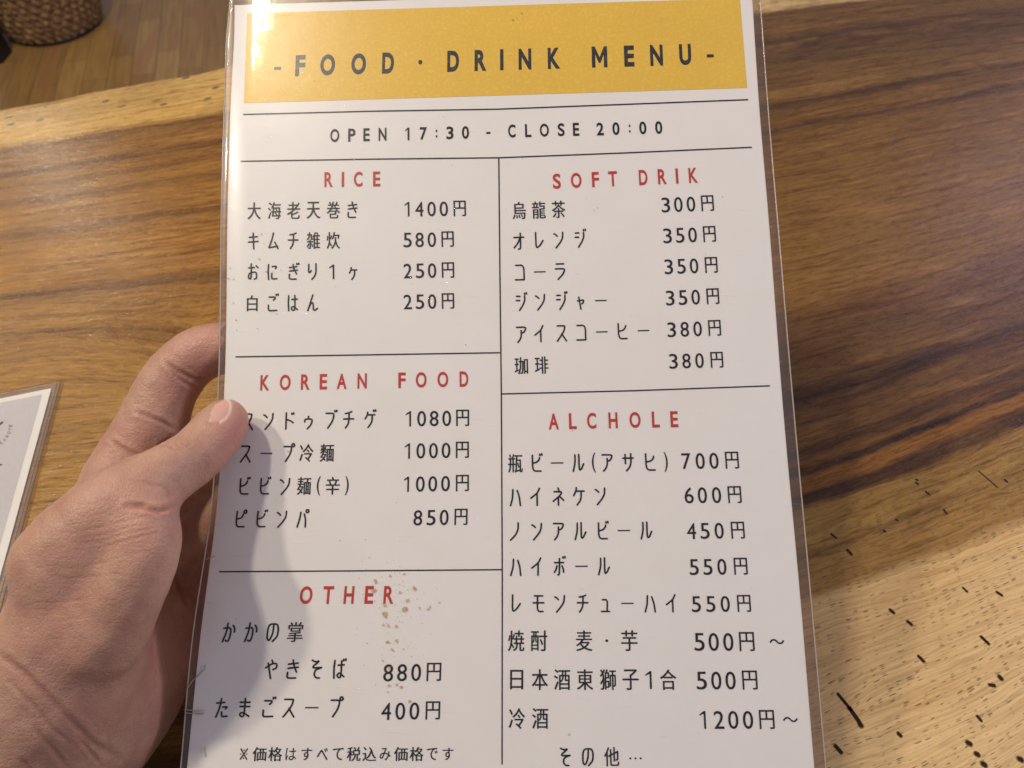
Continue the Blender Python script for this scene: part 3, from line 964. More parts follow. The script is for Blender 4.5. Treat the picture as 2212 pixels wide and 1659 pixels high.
def text_mesh(name, glyphs, mat, parent, lift=0.00012):
    """glyphs: list of (char, x, y, H, slope, bold, wide) in photo pixels, mapped onto the bent sheet"""
    V, F = [], []
    for (ch, x, y, H, slope, bold, wide) in glyphs:
        if ch in ' \u3000': continue
        if ch in KA and (not wide or ch == '※'):
            small = ch in SMALL
            sx, sy = (H * .0100, H * .0098) if not small else (H * .0076, H * .0074)
            if ch == '※': sx = sy = H * .0088
            v, f = stroke_mesh(KA[ch], 9.4 if not small else 12.0)
            q = (v - np.array([30, 50])) * np.array([sx, sy])
            dy = -.13 * H if small else 0.0
        else:
            v, f = glyph(ch, bold if bold else 0.0)
            if not len(v): continue
            q = None
            w, h, dy = glyph_box(ch, H, wide)
        if wide and q is None:
            w = min(H * .95, w * 1.28) if not is_kanji(ch) else H * .95
            h = h * .95 if is_kanji(ch) else h * .92
        lo, hi = v.min(0), v.max(0)
        if q is None: q = (v - (lo + hi) / 2) / np.maximum(hi - lo, 1e-6) * np.array([w, h])
        px = x + q[:, 0]
        py = y - (q[:, 1] + dy) + slope * q[:, 0]
        # keep stems parallel to the sheet's side edges
        s = (px - edgeL(y)) / (edgeR(y) - edgeL(y))
        px = edgeL(py) + s * (edgeR(py) - edgeL(py))
        # a hair of ink gain on the thin font outlines
        gain = (0.0,) if (ch in KA or bold) else (-0.42, 0.0, 0.42) if is_kanji(ch) else (-0.25, 0.25)
        for k, dx in enumerate(gain):
            P = menu_pt(px + dx, py, lift + 2e-6 * k)
            o = len(V)
            V.extend(P.tolist())
            F.extend(tuple(i + o for i in t) for t in f)
    return mesh_obj(name, V, F, mat, parent)


REG = {'A': (470, 0, .275, .275), 'B': (1050.7, 0, .275, .275), 'C': (470, 331.8, .275, .275), 'D': (1050.7, 331.8, .32, .32), 'E': (470, 763, .2866, .2866),
       'F': (1050.7, 862.7, .3125, .3125), 'G': (387, 1216.6, .32, .32), 'H': (1050.7, 1271.9, .325, .325)}


def line(reg, text, xs, y0, y1, H, mat=None, bold=0.0, name='text_line', wide=False, parent=None):
    ox, oy, sx, sy = REG[reg]
    mat = mat or M_INK
    chars = list(text)
    X = [ox + sx * x for x in xs]
    assert len(chars) == len(X), (text, len(chars), len(X))
    Y0, Y1, h = oy + sy * y0, oy + sy * y1, H * sx
    sl = (Y1 - Y0) / (X[-1] - X[0]) if len(X) > 1 else -0.02
    gl = []
    for c, x in zip(chars, X):
        gl.append((c, x, Y0 + sl * (x - X[0]), h, sl, bold, wide))
    return text_mesh(name, gl, mat, parent or paper)


# yellow header band, rules
band = grid_sheet('header_band', lambda y: 534.0 - (y - 28) * 0.036, lambda y: 1598.5 + y * 0.0815, (29.0, 223.0), (-3.5, 190.0), 40, 8, 0.00007, M_BAND, paper)


def rule(pts, w=2.9):
    V, F = [], []
    pts = np.array(pts, float)
    seg = []
    for a, b in zip(pts[:-1], pts[1:]):
        for k in range(16): seg.append(a + (b - a) * k / 16)
    seg.append(pts[-1])
    seg = np.array(seg)
    t = np.gradient(seg, axis=0); t /= np.linalg.norm(t, axis=1)[:, None]
    nn = np.stack([-t[:, 1], t[:, 0]], 1) * w / 2
    for p in (seg + nn, seg - nn): V.append(menu_pt(p[:, 0], p[:, 1], 0.00009))
    n = len(seg)
    F = [(i, i + 1, n + i + 1, n + i) for i in range(n - 1)]
    mesh_obj('rule', np.vstack(V), F, M_INK, paper)


rule([(525, 247.5), (800, 240.5), (1075, 236), (1340, 226), (1616, 215.5)])
rule([(520, 348.7), (800, 344), (1077, 341), (1350, 330.5), (1624, 318.3)])
rule([(1077.5, 341), (1080, 600), (1083, 851), (1085, 1250), (1084.5, 1651)])
rule([(509, 771), (800, 766.5), (1080, 762)])
rule([(1084, 851), (1370, 844), (1663, 833.5)])
rule([(473.5, 1235), (780, 1233), (1084, 1230.5)])

B = 0.022
# header, printed on the yellow band
hx = [600, 649, 708, 775, 838.5, 908, 979, 1038, 1084, 1134, 1196.5, 1295, 1359, 1418, 1480, 1534]
text_mesh('header_text', [(c, x, 142 - 0.0289 * (x - 649), 45.5, -.029, 0.038, False) for c, x in zip('-FOOD·DRINKMENU-', hx)], M_INK_BAND, paper)
ax = [470 + .275 * x for x in (921, 1055, 1170, 1296, 1490, 1617, 1720, 1825, 1947, 2127)] + [1050.7 + .275 * x for x in (200, 328, 455, 587, 704, 893, 1017, 1125, 1228, 1353)]
text_mesh('opening_hours', [(c, x, 293 - (x - ax[0]) * 18.0 / (ax[-1] - ax[0]), 28.0 if not c.isdigit() else 30.5, -.026, 0.022, False) for c, x in zip('OPEN17:30-CLOSE20:00', ax)], M_INK, paper)

HD = dict(mat=M_RED, bold=B, name='section_heading')
line('C', 'RICE', (873, 985, 1105, 1250), 205, 200, 117, **HD)
line('D', 'SOFTDRIK', (475, 606, 736, 853, 1058, 1186, 1286, 1395), 187, 147, 102, **HD)
line('E', 'KOREANFOOD', (357, 510, 662, 798, 936, 1090, 1390, 1535, 1698, 1857), 223, 195, 116, **HD)
line('F', 'ALCHOLE', (465, 597, 727, 875, 1027, 1170, 1298), 153, 137, 110, **HD)
line('G', 'OTHER', (858, 1007, 1147, 1283, 1415), 215, 213, 120, **HD)

K = 127
line('C', '大海老天巻き', (288, 447, 598, 753, 910, 1060), 450, 442, K)
line('C', '1400円', (1487, 1585, 1681, 1777, 1902), 435, 431, K)
line('C', 'キムチ雑炊', (281, 437, 594, 752, 909), 687, 682, K)
line('C', '580円', (1492, 1587, 1683, 1807), 677, 672, K)
line('C', 'おにぎり1ヶ', (280, 432, 598, 748, 897, 1065), 928, 926, K)
line('C', '250円', (1494, 1590, 1685, 1810), 920, 915, K)
line('C', '白ごはん', (273, 433, 590, 747), 1176, 1172, K)
line('C', '250円', (1494, 1590, 1685, 1810), 1163, 1158, K)
K = 111
line('D', '烏龍茶', (221, 354, 487), 385, 377, K)
line('D', '300円', (1210, 1295, 1380, 1492), 345, 335, K)
line('D', 'オレンジ', (219, 358, 488, 633), 592, 577, K)
line('D', '350円', (1222, 1307, 1391, 1505), 553, 543, K)
line('D', 'コーラ', (227, 361, 497), 802, 795, K)
line('D', '350円', (1230, 1316, 1401, 1517), 762, 752, K)
line('D', 'ジンジャー', (235, 364, 507, 636, 773), 1005, 992, K)
line('D', '350円', (1240, 1326, 1412, 1528), 973, 963, K)
line('D', 'アイスコーヒー', (235, 360, 508, 642, 779, 918, 1060), 1220, 1195, K)
line('D', '380円', (1250, 1338, 1425, 1540), 1187, 1177, K)
line('D', '珈琲', (235, 372), 1432, 1428, K)
line('D', '380円', (1262, 1350, 1438, 1555), 1400, 1392, K)
K = 128
line('E', 'スンドゥブチゲ', (231, 383, 540, 685, 852, 988, 1150), 515, 497, K)
line('E', '1080円', (1438, 1538, 1632, 1727, 1847), 492, 487, K)
line('E', 'スープ冷麵', (213, 368, 535, 670, 825), 757, 750, K)
line('E', '1000円', (1430, 1532, 1627, 1722, 1845), 735, 728, K)
line('E', 'ビビン麺(辛)', (203, 358, 507, 652, 762, 868, 975), 1003, 998, K)
line('E', '1000円', (1423, 1528, 1622, 1718, 1845), 985, 978, K)
line('E', 'ピビンパ', (175, 332, 483, 643), 1250, 1248, K)
line('E', '850円', (1510, 1610, 1708, 1835), 1238, 1233, K)
K = 122
line('F', '瓶ビール(アサヒ)', (200, 348, 488, 635, 742, 835, 980, 1132, 1240), 442, 432, K)
line('F', '700円', (1380, 1477, 1572, 1697), 425, 420, K)
line('F', 'ハイネケン', (203, 343, 497, 640, 787), 675, 668, K)
line('F', '600円', (1400, 1492, 1590, 1715), 661, 658, K)
line('F', 'ノンアルビール', (202, 348, 498, 650, 805, 950, 1105), 913, 905, K)
line('F', '450円', (1417, 1510, 1608, 1737), 908, 904, K)
line('F', 'ハイボール', (206, 350, 507, 657, 812), 1157, 1152, K)
line('F', '550円', (1435, 1530, 1627, 1757), 1157, 1153, K)
line('F', 'レモンチューハイ', (207, 360, 507, 665, 822, 975, 1133, 1280), 1411, 1409, K)
line('F', '550円', (1450, 1550, 1650, 1780), 1413, 1410, K)
K = 128
line('G', 'かかの掌', (338, 487, 633, 785), 467, 464, K)
line('G', 'やきそば', (622, 768, 923, 1082), 716, 713, K)
line('G', '880円', (1412, 1505, 1600, 1720), 737, 733, K)
line('G', 'たまごスープ', (290, 443, 603, 742, 895, 1060), 976, 974, K)
line('G', '400円', (1398, 1493, 1588, 1713), 997, 993, K)
line('G', '※価格はすべて税込み価格です', np.linspace(437, 1815, 14), 1288, 1287, 96, wide=True)
K = 132
line('H', '焼酎麦・芋', (198, 350, 650, 800, 950), 345, 344, K)
line('H', '500円～', (1415, 1510, 1607, 1730, 1930), 350, 350, K)
line('H', '日本酒東獅子1合', (201, 355, 503, 655, 808, 958, 1077, 1208), 603, 603, K)
line('H', '500円', (1430, 1527, 1622, 1750), 607, 606, K)
line('H', '冷酒', (203, 357), 862, 861, K)
line('H', '1200円～', (1437, 1545, 1640, 1738, 1863, 2020), 868, 868, K)
line('H', 'その他…', (520, 675, 832, 990), 1116, 1114, 122)

# dried food flecks and grime on the sheet
def flecks(name, spots, mat, lift):
    V, F = [], []
    for (x, y, r) in spots:
        n = random.randint(6, 9)
        el = random.uniform(.5, 1.0); rot = random.uniform(0, math.pi)
        pts = []
        for k in range(n):
            a = 2 * math.pi * k / n
            rr = r * random.uniform(.55, 1.25)
            dx, dy = rr * math.cos(a), rr * el * math.sin(a)
            pts.append((x + dx * math.cos(rot) - dy * math.sin(rot), y + dx * math.sin(rot) + dy * math.cos(rot)))
        pts = np.array(pts)
        o = len(V)
        V.extend(menu_pt(pts[:, 0], pts[:, 1], lift).tolist())
        F.append(tuple(range(o, o + n)))
    tag(mesh_obj(name, V, F, mat, menu), kind='stuff')


GP = lambda x, y: (387 + .32 * x, 1216.6 + .32 * y)
sp = [(*GP(x, y), r * 1.15) for x, y, r in ((1325, 120, 6), (1312, 185, 6), (1520, 72, 3), (1425, 85, 3), (1590, 168, 6), (1492, 195, 4), (1540, 253, 5), (1530, 310, 7), (1625, 303, 3.5), (1686, 302, 4.5), (1390, 285, 4.5), (1393, 345, 6.5),
      (1410, 418, 6), (1378, 418, 3), (1465, 425, 3.5), (1408, 530, 5), (1470, 522, 5), (1440, 585, 3.5), (1415, 710, 3), (1420, 825, 4), (1470, 818, 3), (1500, 835, 4), (1408, 868, 2), (1758, 265, 2.5), (1372, 655, 3), (1555, 932, 3.5))]
for _ in range(170):
    sp.append((random.gauss(850, 42), random.triangular(1165, 1500, 1300), random.uniform(.5, 2.2) * random.uniform(.6, 1)))
for x, y in ((592, 588), (575, 588), (610, 584), (565, 506), (572, 527), (498, 580), (505, 655), (598, 678), (510, 692), (495, 602), (507, 603), (560, 560)):
    sp.append((x + random.uniform(-2, 2), y, random.uniform(1.2, 3.0)))
flecks('food_stain', sp, M_STAIN, 0.00034)
sp = []
for _ in range(42):
    sp.append((random.uniform(520, 1640), random.uniform(240, 1640), random.uniform(.4, 1.1)))
for x, y in ((1117, 40), (1108, 44), (1127, 30), (577, 28), (1283, 455), (1290, 450), (632, 580), (512, 713), (1560, 426), (1006, 745), (735, 1167), (790, 1165)):
    sp.append((x, y, random.uniform(1.0, 2.0)))
flecks('grime', sp, M_GRIME, 0.00036)

# creases in the clear border at the lower left
def film_crease(pts, w=1.6):
    pts = np.array(pts, float)
    t = np.gradient(pts, axis=0); t /= np.linalg.norm(t, axis=1)[:, None]
    nn = np.stack([-t[:, 1], t[:, 0]], 1) * w / 2
    a, b = pts + nn, pts - nn
    V = np.vstack([menu_pt(a[:, 0], a[:, 1], .00037), menu_pt(pts[:, 0], pts[:, 1], .00065), menu_pt(b[:, 0], b[:, 1], .00037)])
    n = len(pts)
    F = [(i, i + 1, n + i + 1, n + i) for i in range(n - 1)] + [(n + i, n + i + 1, 2 * n + i + 1, 2 * n + i) for i in range(n - 1)]
    mesh_obj('film_crease', V, F, M_RIM, menu, smooth=True)


S4 = lambda x, y: (276.5 + .3668 * x, 1050.7 + .3668 * y)
film_crease([S4(440, 435), S4(475, 425), S4(515, 410)])
film_crease([S4(352, 1190), S4(385, 1140), S4(420, 1110), S4(450, 1080), S4(457, 1045)], 2.0)
film_crease([S4(336, 1312), S4(390, 1318), S4(446, 1320), S4(446, 1340), S4(400, 1336), S4(338, 1332)], 1.8)
film_crease([S4(452, 1530), S4(454, 1560), S4(458, 1590)], 1.6)

# ------------------------------------------------------------------ second laminated card lying on the table
def build_card():
    C1 = lambda x, y: (.2733 * x, 818.4 + .2733 * y)
    zt = TABLE_Z
    tr = on_plane(*C1(412, 82), zt); dn = on_plane(*C1(0, 1600), zt)
    vdir = (dn - tr); vdir /= np.linalg.norm(vdir)
    udir = np.array([vdir[1], -vdir[0], 0.0])          # to the left of the card
    lf = on_plane(*C1(0, 165), zt) - tr
    if np.dot(udir, lf) < 0: udir = -udir
    ang = lf / np.linalg.norm(lf)
    root = empty('laminated_card', tuple(tr))
    tag(root, 'laminated grey card with white border lying flat on the table left of the hand', 'card')
    Wc, Hc = 0.148, 0.210
    # follow the photographed top edge direction (slightly off square because the card curls)
    udir = ang

    def quad(name, u0, u1, v0, v1, z, mat, parent, r=0.0, th=0.0):
        pts = []
        if r:
            for (cu, cv, a0) in ((u0 + r, v0 + r, 180), (u1 - r, v0 + r, 270), (u1 - r, v1 - r, 0), (u0 + r, v1 - r, 90)):
                for k in range(7):
                    a = math.radians(a0 + 15 * k)
                    pts.append((cu + r * math.cos(a), cv + r * math.sin(a)))
        else:
            pts = [(u0, v0), (u1, v0), (u1, v1), (u0, v1)]
        V = [tr + udir * a + vdir * b + np.array([0, 0, z]) for a, b in pts]
        n = len(V)
        F = [tuple(range(n))]
        if th:
            V += [p - np.array([0, 0, th]) for p in V]
            F += [tuple(range(n, 2 * n))[::-1]] + [(k, n + k, n + (k + 1) % n, (k + 1) % n) for k in range(n)]
        return mesh_obj(name, V, F, mat, parent)
    pp = quad('paper', 0, Wc, 0, Hc, 0.0009, M_PAPER, root, 0, 0.0003)
    bw = np.linalg.norm(on_plane(*C1(333, 125), zt) - on_plane(*C1(395, 125), zt)) * 0.93
    quad('printed_panel', bw, Wc - bw, bw * 0.80, Hc - bw, 0.00098, M_GREY, pp)
    m = 0.0046
    quad('laminate_film', -m, Wc + m, -m * .8, Hc + m, 0.00050, M_FILM_EDGE, root, .004)
    quad('laminate_film', -m * .9, Wc + m * .9, -m * .75, Hc + m * .9, 0.0013, M_FILM2, root, .004)
    for (a0, b0, a1, b1) in ((-m, -m * .8, -m, Hc + m), (-m * .6, -m * .5, -m * .6, Hc), (-m, -m * .8, Wc, -m * .8)):
        p = tr + udir * a0 + vdir * b0; q = tr + udir * a1 + vdir * b1
        d = (q - p) / np.linalg.norm(q - p); nn = np.array([-d[1], d[0], 0]) * 0.00016
        V = [p + nn + (0, 0, .0012), p - nn + (0, 0, .0012), q - nn + (0, 0, .0012), q + nn + (0, 0, .0012), p + (0, 0, .0016), q + (0, 0, .0016)]
        mesh_obj('cut_rim', V, [(0, 4, 5, 3), (4, 1, 2, 5)], M_RIM, root)

    # printed lettering, following an arc
    V, F = [], []
    for ch, x, y, ang in (('K', 10, 505, 48), ('A', 35, 482, 52), ('N', 55, 455, 60), ('O', 71, 425, 68), ('T', 80, 396, 77), ('E', 84, 370, 82)):
        v, f = glyph(ch, 0.012)
        lo, hi = v.min(0), v.max(0)
        q = (v - (lo + hi) / 2) / (hi - lo) * np.array([17 if ch != 'O' else 21, 27])
        a = math.radians(ang)
        px = x + q[:, 0] * math.cos(a) - q[:, 1] * math.sin(a)
        py = y - (q[:, 0] * math.sin(a) + q[:, 1] * math.cos(a))
        P = on_plane(*C1(px, py), zt + 0.00104)
        o = len(V); V.extend(P.tolist()); F.extend(tuple(i + o for i in t) for t in f)
    mesh_obj('text_line', V, F, M_GREYINK, pp)
    V, F = [], []
    for poly in ([(-30, 362), (-5, 350), (12, 338), (24, 335), (27, 343), (18, 356), (2, 366), (-25, 380)], [(-20, 668), (6, 672), (20, 676), (18, 682), (8, 684), (4, 690), (-4, 682), (-20, 678)]):
        P = on_plane(*C1(np.array([p[0] for p in poly]), np.array([p[1] for p in poly])), zt + 0.00104)
        mesh_obj('leaf_print', P, [tuple(range(len(poly)))], M_OLIVE, pp)


M_FILM2 = film_material('card_film', 0.03)
build_card()

# ------------------------------------------------------------------ the hand
def P3(px, py, d):
    """photo pixel and depth in mm -> camera space mm"""
    return np.array([(px - W0 / 2) / FPX * d, (py - H0 / 2) / FPX * d, d])


def build_hand():
    # chains of (px, py, depth mm, radius mm); each chain is a rounded, tapering limb
    thumb = [(491, 904, 259.5, 41), (474, 926, 258, 49.5), (450, 958, 255, 53), (416, 990, 250, 55), (372, 1017, 245, 58), (330, 1045, 240, 66), (285, 1075, 236, 79), (225, 1125, 233, 93), (140, 1215, 232, 107)]
    index = [(245, 1085, 268, 78), (268, 1035, 276, 78), (322, 936, 281, 72), (354, 853, 282, 61), (384, 804, 283, 57), (425, 768, 283, 54), (475, 752, 284, 53), (560, 745, 285, 49), (625, 765, 282, 44)]
    middle = [(290, 1130, 290, 80), (355, 1085, 295, 65), (440, 1000, 296, 57), (520, 935, 294, 54), (600, 915, 288, 49), (680, 930, 282, 45)]
    ring = [(330, 1210, 292, 80), (400, 1180, 298, 64), (475, 1120, 298, 56), (560, 1060, 294, 53), (640, 1045, 287, 49), (710, 1060, 281, 45)]
    little = [(345, 1330, 290, 75), (410, 1300, 297, 62), (480, 1250, 296, 52), (560, 1215, 291, 47), (630, 1205, 284, 43)]
    thenar = [(300, 1120, 232, 74), (315, 1160, 229, 66), (300, 1225, 228, 71), (262, 1300, 229, 77), (225, 1380, 231, 86)]
    thenar2 = [(210, 1180, 236, 98), (175, 1270, 236, 115), (140, 1370, 237, 125), (110, 1480, 239, 135)]
    core = [(235, 1150, 258, 85), (225, 1290, 258, 98), (190, 1410, 258, 112)]
    heel = [(372, 1340, 281, 58), (345, 1420, 275, 75), (300, 1490, 268, 92), (235, 1560, 262, 112)]
    palm = [(250, 1150, 281, 88), (280, 1260, 282, 95), (270, 1380, 279, 105), (200, 1480, 268, 120)]
    wrist = [(150, 1460, 245, 150), (95, 1570, 247, 165), (20, 1680, 249, 172), (-140, 1900, 250, 185)]
    wrist2 = [(225, 1540, 258, 110), (140, 1650, 256, 135), (20, 1820, 256, 150), (-70, 1960, 256, 165)]

    def px2mm(ch):
        ch = np.array([(a, b, c, r * c / FPX) for a, b, c, r in ch], float)
        out = []
        n = len(ch)
        for i in range(n - 1):                       # Catmull-Rom, so that the limbs bend smoothly
            p0, p1, p2, p3 = ch[max(i - 1, 0)], ch[i], ch[i + 1], ch[min(i + 2, n - 1)]
            for t in (0.0, 0.5):
                out.append(0.5 * (2 * p1 + (p2 - p0) * t + (2 * p0 - 5 * p1 + 4 * p2 - p3) * t * t + (3 * p1 - p0 - 3 * p2 + p3) * t ** 3))
        out.append(ch[-1])
        return [tuple(o) for o in out]
    thumb, index, middle, ring, little, thenar, thenar2, core, heel, palm, wrist, wrist2 = [px2mm(c) for c in (thumb, index, middle, ring, little, thenar, thenar2, core, heel, palm, wrist, wrist2)]
    groups = [(palm, 7.0), (core, 9.0), (thenar2, 8.0), (thenar, 6.0), (heel, 7.0), (wrist, 8.0), (wrist2, 8.0), (little, 4.5), (ring, 4.0), (middle, 4.0), (index, 5.0), (thumb, 4.5)]
    res = 1.05
    pts = np.array([P3(a, b, c) for g, _ in groups for a, b, c, r in g])
    rad = np.array([r for g, _ in groups for *_, r in g])
    lo = (pts - rad[:, None]).min(0) - 4; hi = (pts + rad[:, None]).max(0) + 4
    lo[0] = max(lo[0], -205); hi[1] = min(hi[1], 172)
    dims = np.ceil((hi - lo) / res).astype(int) + 1
    ax = [lo[k] + res * np.arange(dims[k], dtype=np.float32) for k in range(3)]
    GX, GY, GZ = np.meshgrid(*ax, indexing='ij')
    D = None

    def smin(a, b, k):
        h = np.clip(0.5 + 0.5 * (b - a) / k, 0, 1)
        return b + (a - b) * h - k * h * (1 - h)
    for g, k in groups:
        gd = None
        q = [(P3(a, b, c), r) for a, b, c, r in g]
        for (a, ra), (b, rb) in zip(q[:-1], q[1:]):
            ab = b - a
            L2 = float(ab @ ab)
            t = ((GX - a[0]) * ab[0] + (GY - a[1]) * ab[1] + (GZ - a[2]) * ab[2]) / L2
            t = np.clip(t, 0, 1)
            d = np.sqrt((GX - a[0] - ab[0] * t) ** 2 + (GY - a[1] - ab[1] * t) ** 2 + (GZ - a[2] - ab[2] * t) ** 2) - (ra + (rb - ra) * t)
            gd = d if gd is None else smin(gd, d, 2.5)
        D = gd if D is None else smin(D, gd, k)
    # surface nets
    ins = D < 0
    nx, ny, nz = D.shape
    cnt = np.zeros((nx - 1, ny - 1, nz - 1), np.int8)
    for i in (0, 1):
        for j in (0, 1):
            for k in (0, 1):
                cnt += ins[i:nx - 1 + i, j:ny - 1 + j, k:nz - 1 + k]
    act = (cnt > 0) & (cnt < 8)
    ci = np.argwhere(act)
    vid = np.full(act.shape, -1, np.int32)
    vid[act] = np.arange(len(ci))
    acc = np.zeros((len(ci), 3)); num = np.zeros(len(ci))
    corners = [(i, j, k) for i in (0, 1) for j in (0, 1) for k in (0, 1)]
    for a in range(8):
        for b in range(a + 1, 8):
            ca, cb = np.array(corners[a]), np.array(corners[b])
            if np.abs(ca - cb).sum() != 1: continue
            va = D[tuple((ci + ca).T)]; vb = D[tuple((ci + cb).T)]
            x = (va < 0) != (vb < 0)
            t = np.where(x, va / np.where(x, va - vb, 1), 0)
            p = ca + (cb - ca) * t[:, None]
            acc[x] += p[x]; num[x] += 1
    V = (ci + acc / num[:, None]) * res + lo
    F = []
    for axis in range(3):
        o = [1, 1, 1]; o[axis] = 0
        sl0 = [slice(1, n - 1) for n in D.shape]; sl1 = list(sl0)
        sl0[axis] = slice(0, D.shape[axis] - 1); sl1[axis] = slice(1, D.shape[axis])
        A, Bq = ins[tuple(sl0)], ins[tuple(sl1)]
        e = np.argwhere(A != Bq)
        off = np.array([1, 1, 1]); off[axis] = 0
        e = e + off
        a1, a2 = [(1, 2), (2, 0), (0, 1)][axis]
        u = np.zeros(3, int); w = np.zeros(3, int); u[a1] = 1; w[a2] = 1
        c = [e - u - w, e - w, e, e - u]
        qd = np.stack([vid[tuple(x.T)] for x in c], 1)
        flip = ~ins[tuple(e.T)]
        qd[flip] = qd[flip][:, ::-1]
        F.append(qd)
    F = np.vstack(F)
    F = F[(F >= 0).all(1)]
    # light Laplacian smoothing, then one subdivision
    me = bpy.data.meshes.new('hand')
    me.from_pydata((V * 0.001).tolist(), [], F.tolist())
    bm = bmesh.new(); bm.from_mesh(me)
    for _ in range(5): bmesh.ops.smooth_vert(bm, verts=bm.verts, factor=0.5, use_axis_x=True, use_axis_y=True, use_axis_z=True)
    bmesh.ops.subdivide_edges(bm, edges=bm.edges, cuts=1, use_grid_fill=True)
    for _ in range(3): bmesh.ops.smooth_vert(bm, verts=bm.verts, factor=0.5, use_axis_x=True, use_axis_y=True, use_axis_z=True)
    bmesh.ops.recalc_face_normals(bm, faces=bm.faces)
    bm.normal_update()
    co = np.array([v.co[:] for v in bm.verts]); no = np.array([v.normal[:] for v in bm.verts])
    # folds and wrinkles, pressed into the side facing the light
    px = co[:, 0] / co[:, 2] * FPX + W0 / 2; py = co[:, 1] / co[:, 2] * FPX + H0 / 2
    view = co / np.linalg.norm(co, axis=1)[:, None]
    facing = np.clip(-(no * view).sum(1) * 2.0, 0, 1)
    dep = co[:, 2] * 1000
    disp = np.zeros(len(co)); crease = np.zeros(len(co))

    def polyd(pl):
        pl = np.array(pl, float)
        best = np.full(len(px), 1e9); tt = np.zeros(len(px)); n = len(pl) - 1
        for i, (a, b) in enumerate(zip(pl[:-1], pl[1:])):
            ab = b - a
            t = np.clip(((px - a[0]) * ab[0] + (py - a[1]) * ab[1]) / (ab @ ab), 0, 1)
            d = np.hypot(px - a[0] - ab[0] * t, py - a[1] - ab[1] * t)
            m = d < best
            best[m] = d[m]; tt[m] = (i + t[m]) / n
        return best, tt
    R3 = lambda x, y: (.25 * x, 663.6 + .25 * y)
    R4 = lambda x, y: (.35 * x, 1078.3 + .35 * y)

    def fold(pl, width, depth, zr=(0, 400), col=1.0, taper=True):
        depth *= 0.28 if depth < 0.42 else 0.42 if depth < 0.6 else 0.6
        d, t = polyd(pl)
        f = np.exp(-(d / width) ** 2) * facing * ((dep > zr[0]) & (dep < zr[1]))
        if taper: f = f * np.clip(np.minimum(t, 1 - t) * 5 + 0.15, 0, 1)
        nonlocal disp, crease
        disp -= depth * f - depth * 0.30 * np.exp(-((d - width * 1.9) / (width * 1.1)) ** 2) * facing * ((dep > zr[0]) & (dep < zr[1]))
        crease = np.maximum(crease, f * col)
    far, near_ = (268, 400), (0, 268)
    # index finger: joint creases
    fold([R3(1430, 480), R3(1520, 545), R3(1640, 610), R3(1790, 645)], 5.5, .9, far)
    fold([R3(1480, 560), R3(1580, 640), R3(1700, 705)], 4.5, .8, far, .8)
    fold([R3(1600, 500), R3(1700, 570), R3(1780, 640)], 3.5, .4, far, .5)
    fold([R3(1170, 905), R3(1290, 945), R3(1400, 995), R3(1520, 1060)], 5, .8, far, .9)
    fold([R3(1040, 1045), R3(1150, 1090), R3(1230, 1120)], 3, .35, far, .5)
    fold([R3(950, 1150), R3(1040, 1210), R3(1120, 1250), R3(1200, 1275)], 5, .8, (250, 400), .9)
    fold([R3(880, 1170), R3(980, 1220), R3(1050, 1260)], 3.5, .4, (250, 400), .5)
    fold([R3(1280, 750), R3(1360, 790), R3(1430, 850)], 3, .2, far, .3)
    fold([R3(1380, 1200), R3(1430, 1180), R3(1480, 1130), R3(1590, 1110)], 5, .7, (0, 400), .7)
    # thumb knuckle wrinkles
    fold([R3(1440, 1190), R3(1520, 1230), R3(1600, 1225)], 3.5, .5, near_, .7)
    fold([R3(1500, 1150), R3(1540, 1200), R3(1570, 1215)], 3, .45, near_, .6)
    fold([R3(1560, 1170), R3(1610, 1200), R3(1650, 1190)], 3, .45, near_, .6)
    fold([R3(1610, 1130), R3(1640, 1170), R3(1640, 1200)], 2.6, .35, near_, .5)
    fold([R3(1690, 1120), R3(1740, 1170), R3(1760, 1240)], 3.5, .3, near_, .3)
    fold([R3(1750, 1480), R3(1790, 1400), R3(1780, 1350)], 4, .3, near_, .3)
    # thumb base fold over the thenar pad
    fold([R3(1480, 1660), R3(1460, 1590), R3(1400, 1540), R3(1300, 1530), R3(1150, 1500)], 4.5, .5, near_, .5)
    fold([R4(780, 45), R4(880, 40), R4(930, 62), R4(990, 72), R4(1070, 45)], 6, 1.3, near_, 1.0)
    fold([R4(930, 62), R4(990, 95), R4(1030, 118)], 4, .7, near_, .7)
    for y0, y1, dep_, w in ((150, 90, .4, 3.2), (235, 165, .35, 3), (275, 205, .35, 3), (300, 190, .25, 3), (370, 300, .25, 3), (200, 140, .3, 2.6)):
        fold([R4(470, y0 + 45), R4(620, y0 + 25), R4(800, (y0 + y1) / 2 + 5), R4(1010, y1)], w, dep_, near_, .35)
    fold([R4(280, 470), R4(420, 490), R4(560, 480), R4(700, 460), R4(780, 475)], 3.2, .35, near_, .35)
    fold([R4(200, 640), R4(380, 640), R4(560, 610)], 3.2, .3, near_, .3)
    fold([R4(300, 760), R4(450, 740), R4(560, 700)], 3.0, .3, near_, .3)
    # wrist creases
    fold([R4(0, 960), R4(130, 1060), R4(300, 1220), R4(460, 1390), R4(560, 1500), R4(740, 1600)], 8, 0.9, (0, 400), .8)
    fold([R4(60, 1130), R4(220, 1290), R4(330, 1420), R4(420, 1500)], 5, .7, (0, 400), .5)
    fold([R4(220, 1420), R4(320, 1540), R4(400, 1640)], 6, .7, (0, 400), .6)
    fold([R4(480, 1470), R4(560, 1560), R4(620, 1640)], 5, .8, (0, 400), .6)
    fold([R4(130, 1600), R4(200, 1680), R4(260, 1740)], 6, .7, (0, 400), .5)
    # palm lines inside the shadow
    fold([R4(960, 600), R4(970, 760), R4(940, 900), R4(900, 1060)], 4.5, .7, (262, 400), .6)
    fold([R4(1060, 360), R4(1120, 560), R4(1150, 650)], 5, .9, (262, 400), .8)
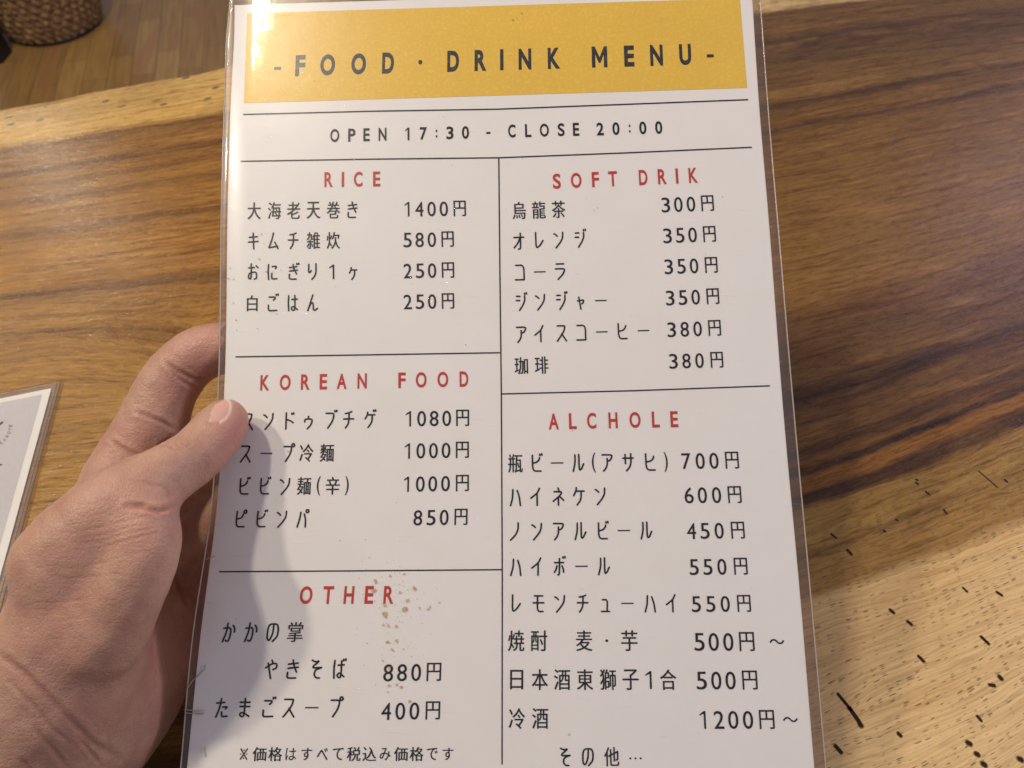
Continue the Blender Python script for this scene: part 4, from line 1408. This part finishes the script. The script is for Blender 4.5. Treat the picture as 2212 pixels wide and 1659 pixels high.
    fold([R4(1040, 640), R4(1080, 760), R4(1090, 840)], 4, .4, (262, 400), .4)
    fold([R4(680, 1540), R4(660, 1450), R4(700, 1400)], 5, .4, (0, 400), .3)
    # gentle unevenness of flesh
    s = np.sin(co[:, 0] * 310 + co[:, 1] * 170) * np.sin(co[:, 1] * 260 + 1.3) * 0.18 + np.sin(co[:, 0] * 700 + co[:, 2] * 500) * np.sin(co[:, 1] * 620 + .5) * 0.07
    disp += s
    # thumb nail: flattened plate with a groove round it
    nail_poly = np.array([(486, 862), (497, 864), (499, 878), (496, 893), (487, 905), (474, 913), (458, 915), (447, 912), (452, 894), (466, 874)])
    c0 = nail_poly.mean(0)

    def inside(poly):
        r = np.zeros(len(px), bool)
        j = len(poly) - 1
        for i in range(len(poly)):
            xi, yi = poly[i]; xj, yj = poly[j]
            c = ((yi > py) != (yj > py)) & (px < (xj - xi) * (py - yi) / (yj - yi + 1e-9) + xi)
            r ^= c
            j = i
        return r
    zt = (dep < 268)
    nail = inside(nail_poly) & zt
    edge, _ = polyd(list(nail_poly[1:8]))
    nailf = nail * np.clip(edge / 4.0, 0, 1)
    disp += nailf * 0.06
    g = np.exp(-(edge / 2.6) ** 2) * facing * zt
    disp -= 0.28 * g
    crease = np.maximum(crease, g * 0.35)
    te, _ = polyd([(490, 862), (497, 868), (498, 879), (495, 892), (487, 904), (476, 911)])
    tip = np.exp(-(te / 2.6) ** 2) * facing * zt * 0.85
    co2 = co + no * (disp * 0.001)[:, None]
    # colour masks: flushed fingertips, knuckles, web of the thumb
    flush = np.zeros(len(co))
    for cx, cy, r, a, zr in ((515, 930, 50, .75, near_), (500, 985, 50, .55, near_), (480, 1035, 40, .35, near_), (440, 760, 75, .45, far), (390, 830, 60, .4, far), (300, 1000, 90, .35, (250, 400)), (360, 1400, 120, .45, (250, 400)), (300, 1130, 110, .25, near_), (120, 1330, 120, .2, near_),
                             (200, 950, 80, .25, far)):
        flush = np.maximum(flush, a * np.exp(-((px - cx) ** 2 + (py - cy) ** 2) / r ** 2) * ((dep > zr[0]) & (dep < zr[1])))
    Wv = cam2world(co2)
    base = cam2world(P3(260, 1250, 270) * 0.001)
    me2 = bpy.data.meshes.new('hand')
    bm.to_mesh(me2); bm.free()
    me2.vertices.foreach_set('co', (Wv - base).ravel())
    me2.materials.append(M_SKIN)
    me2.polygons.foreach_set('use_smooth', np.ones(len(me2.polygons), bool))
    for nm, arr in (('flush', flush), ('nail', nailf), ('nail_tip', tip), ('crease', np.clip(crease, 0, 1))):
        at = me2.attributes.new(nm, 'FLOAT', 'POINT')
        at.data.foreach_set('value', arr.astype(np.float32))
    me2.update()
    bpy.data.meshes.remove(me)
    o = bpy.data.objects.new('hand', me2)
    o.location = tuple(base)
    COL.objects.link(o)
    tag(o, 'bare left hand gripping the left edge of the menu with thumb on top', 'hand')
    # make sure normals point outwards
    return o


build_hand()
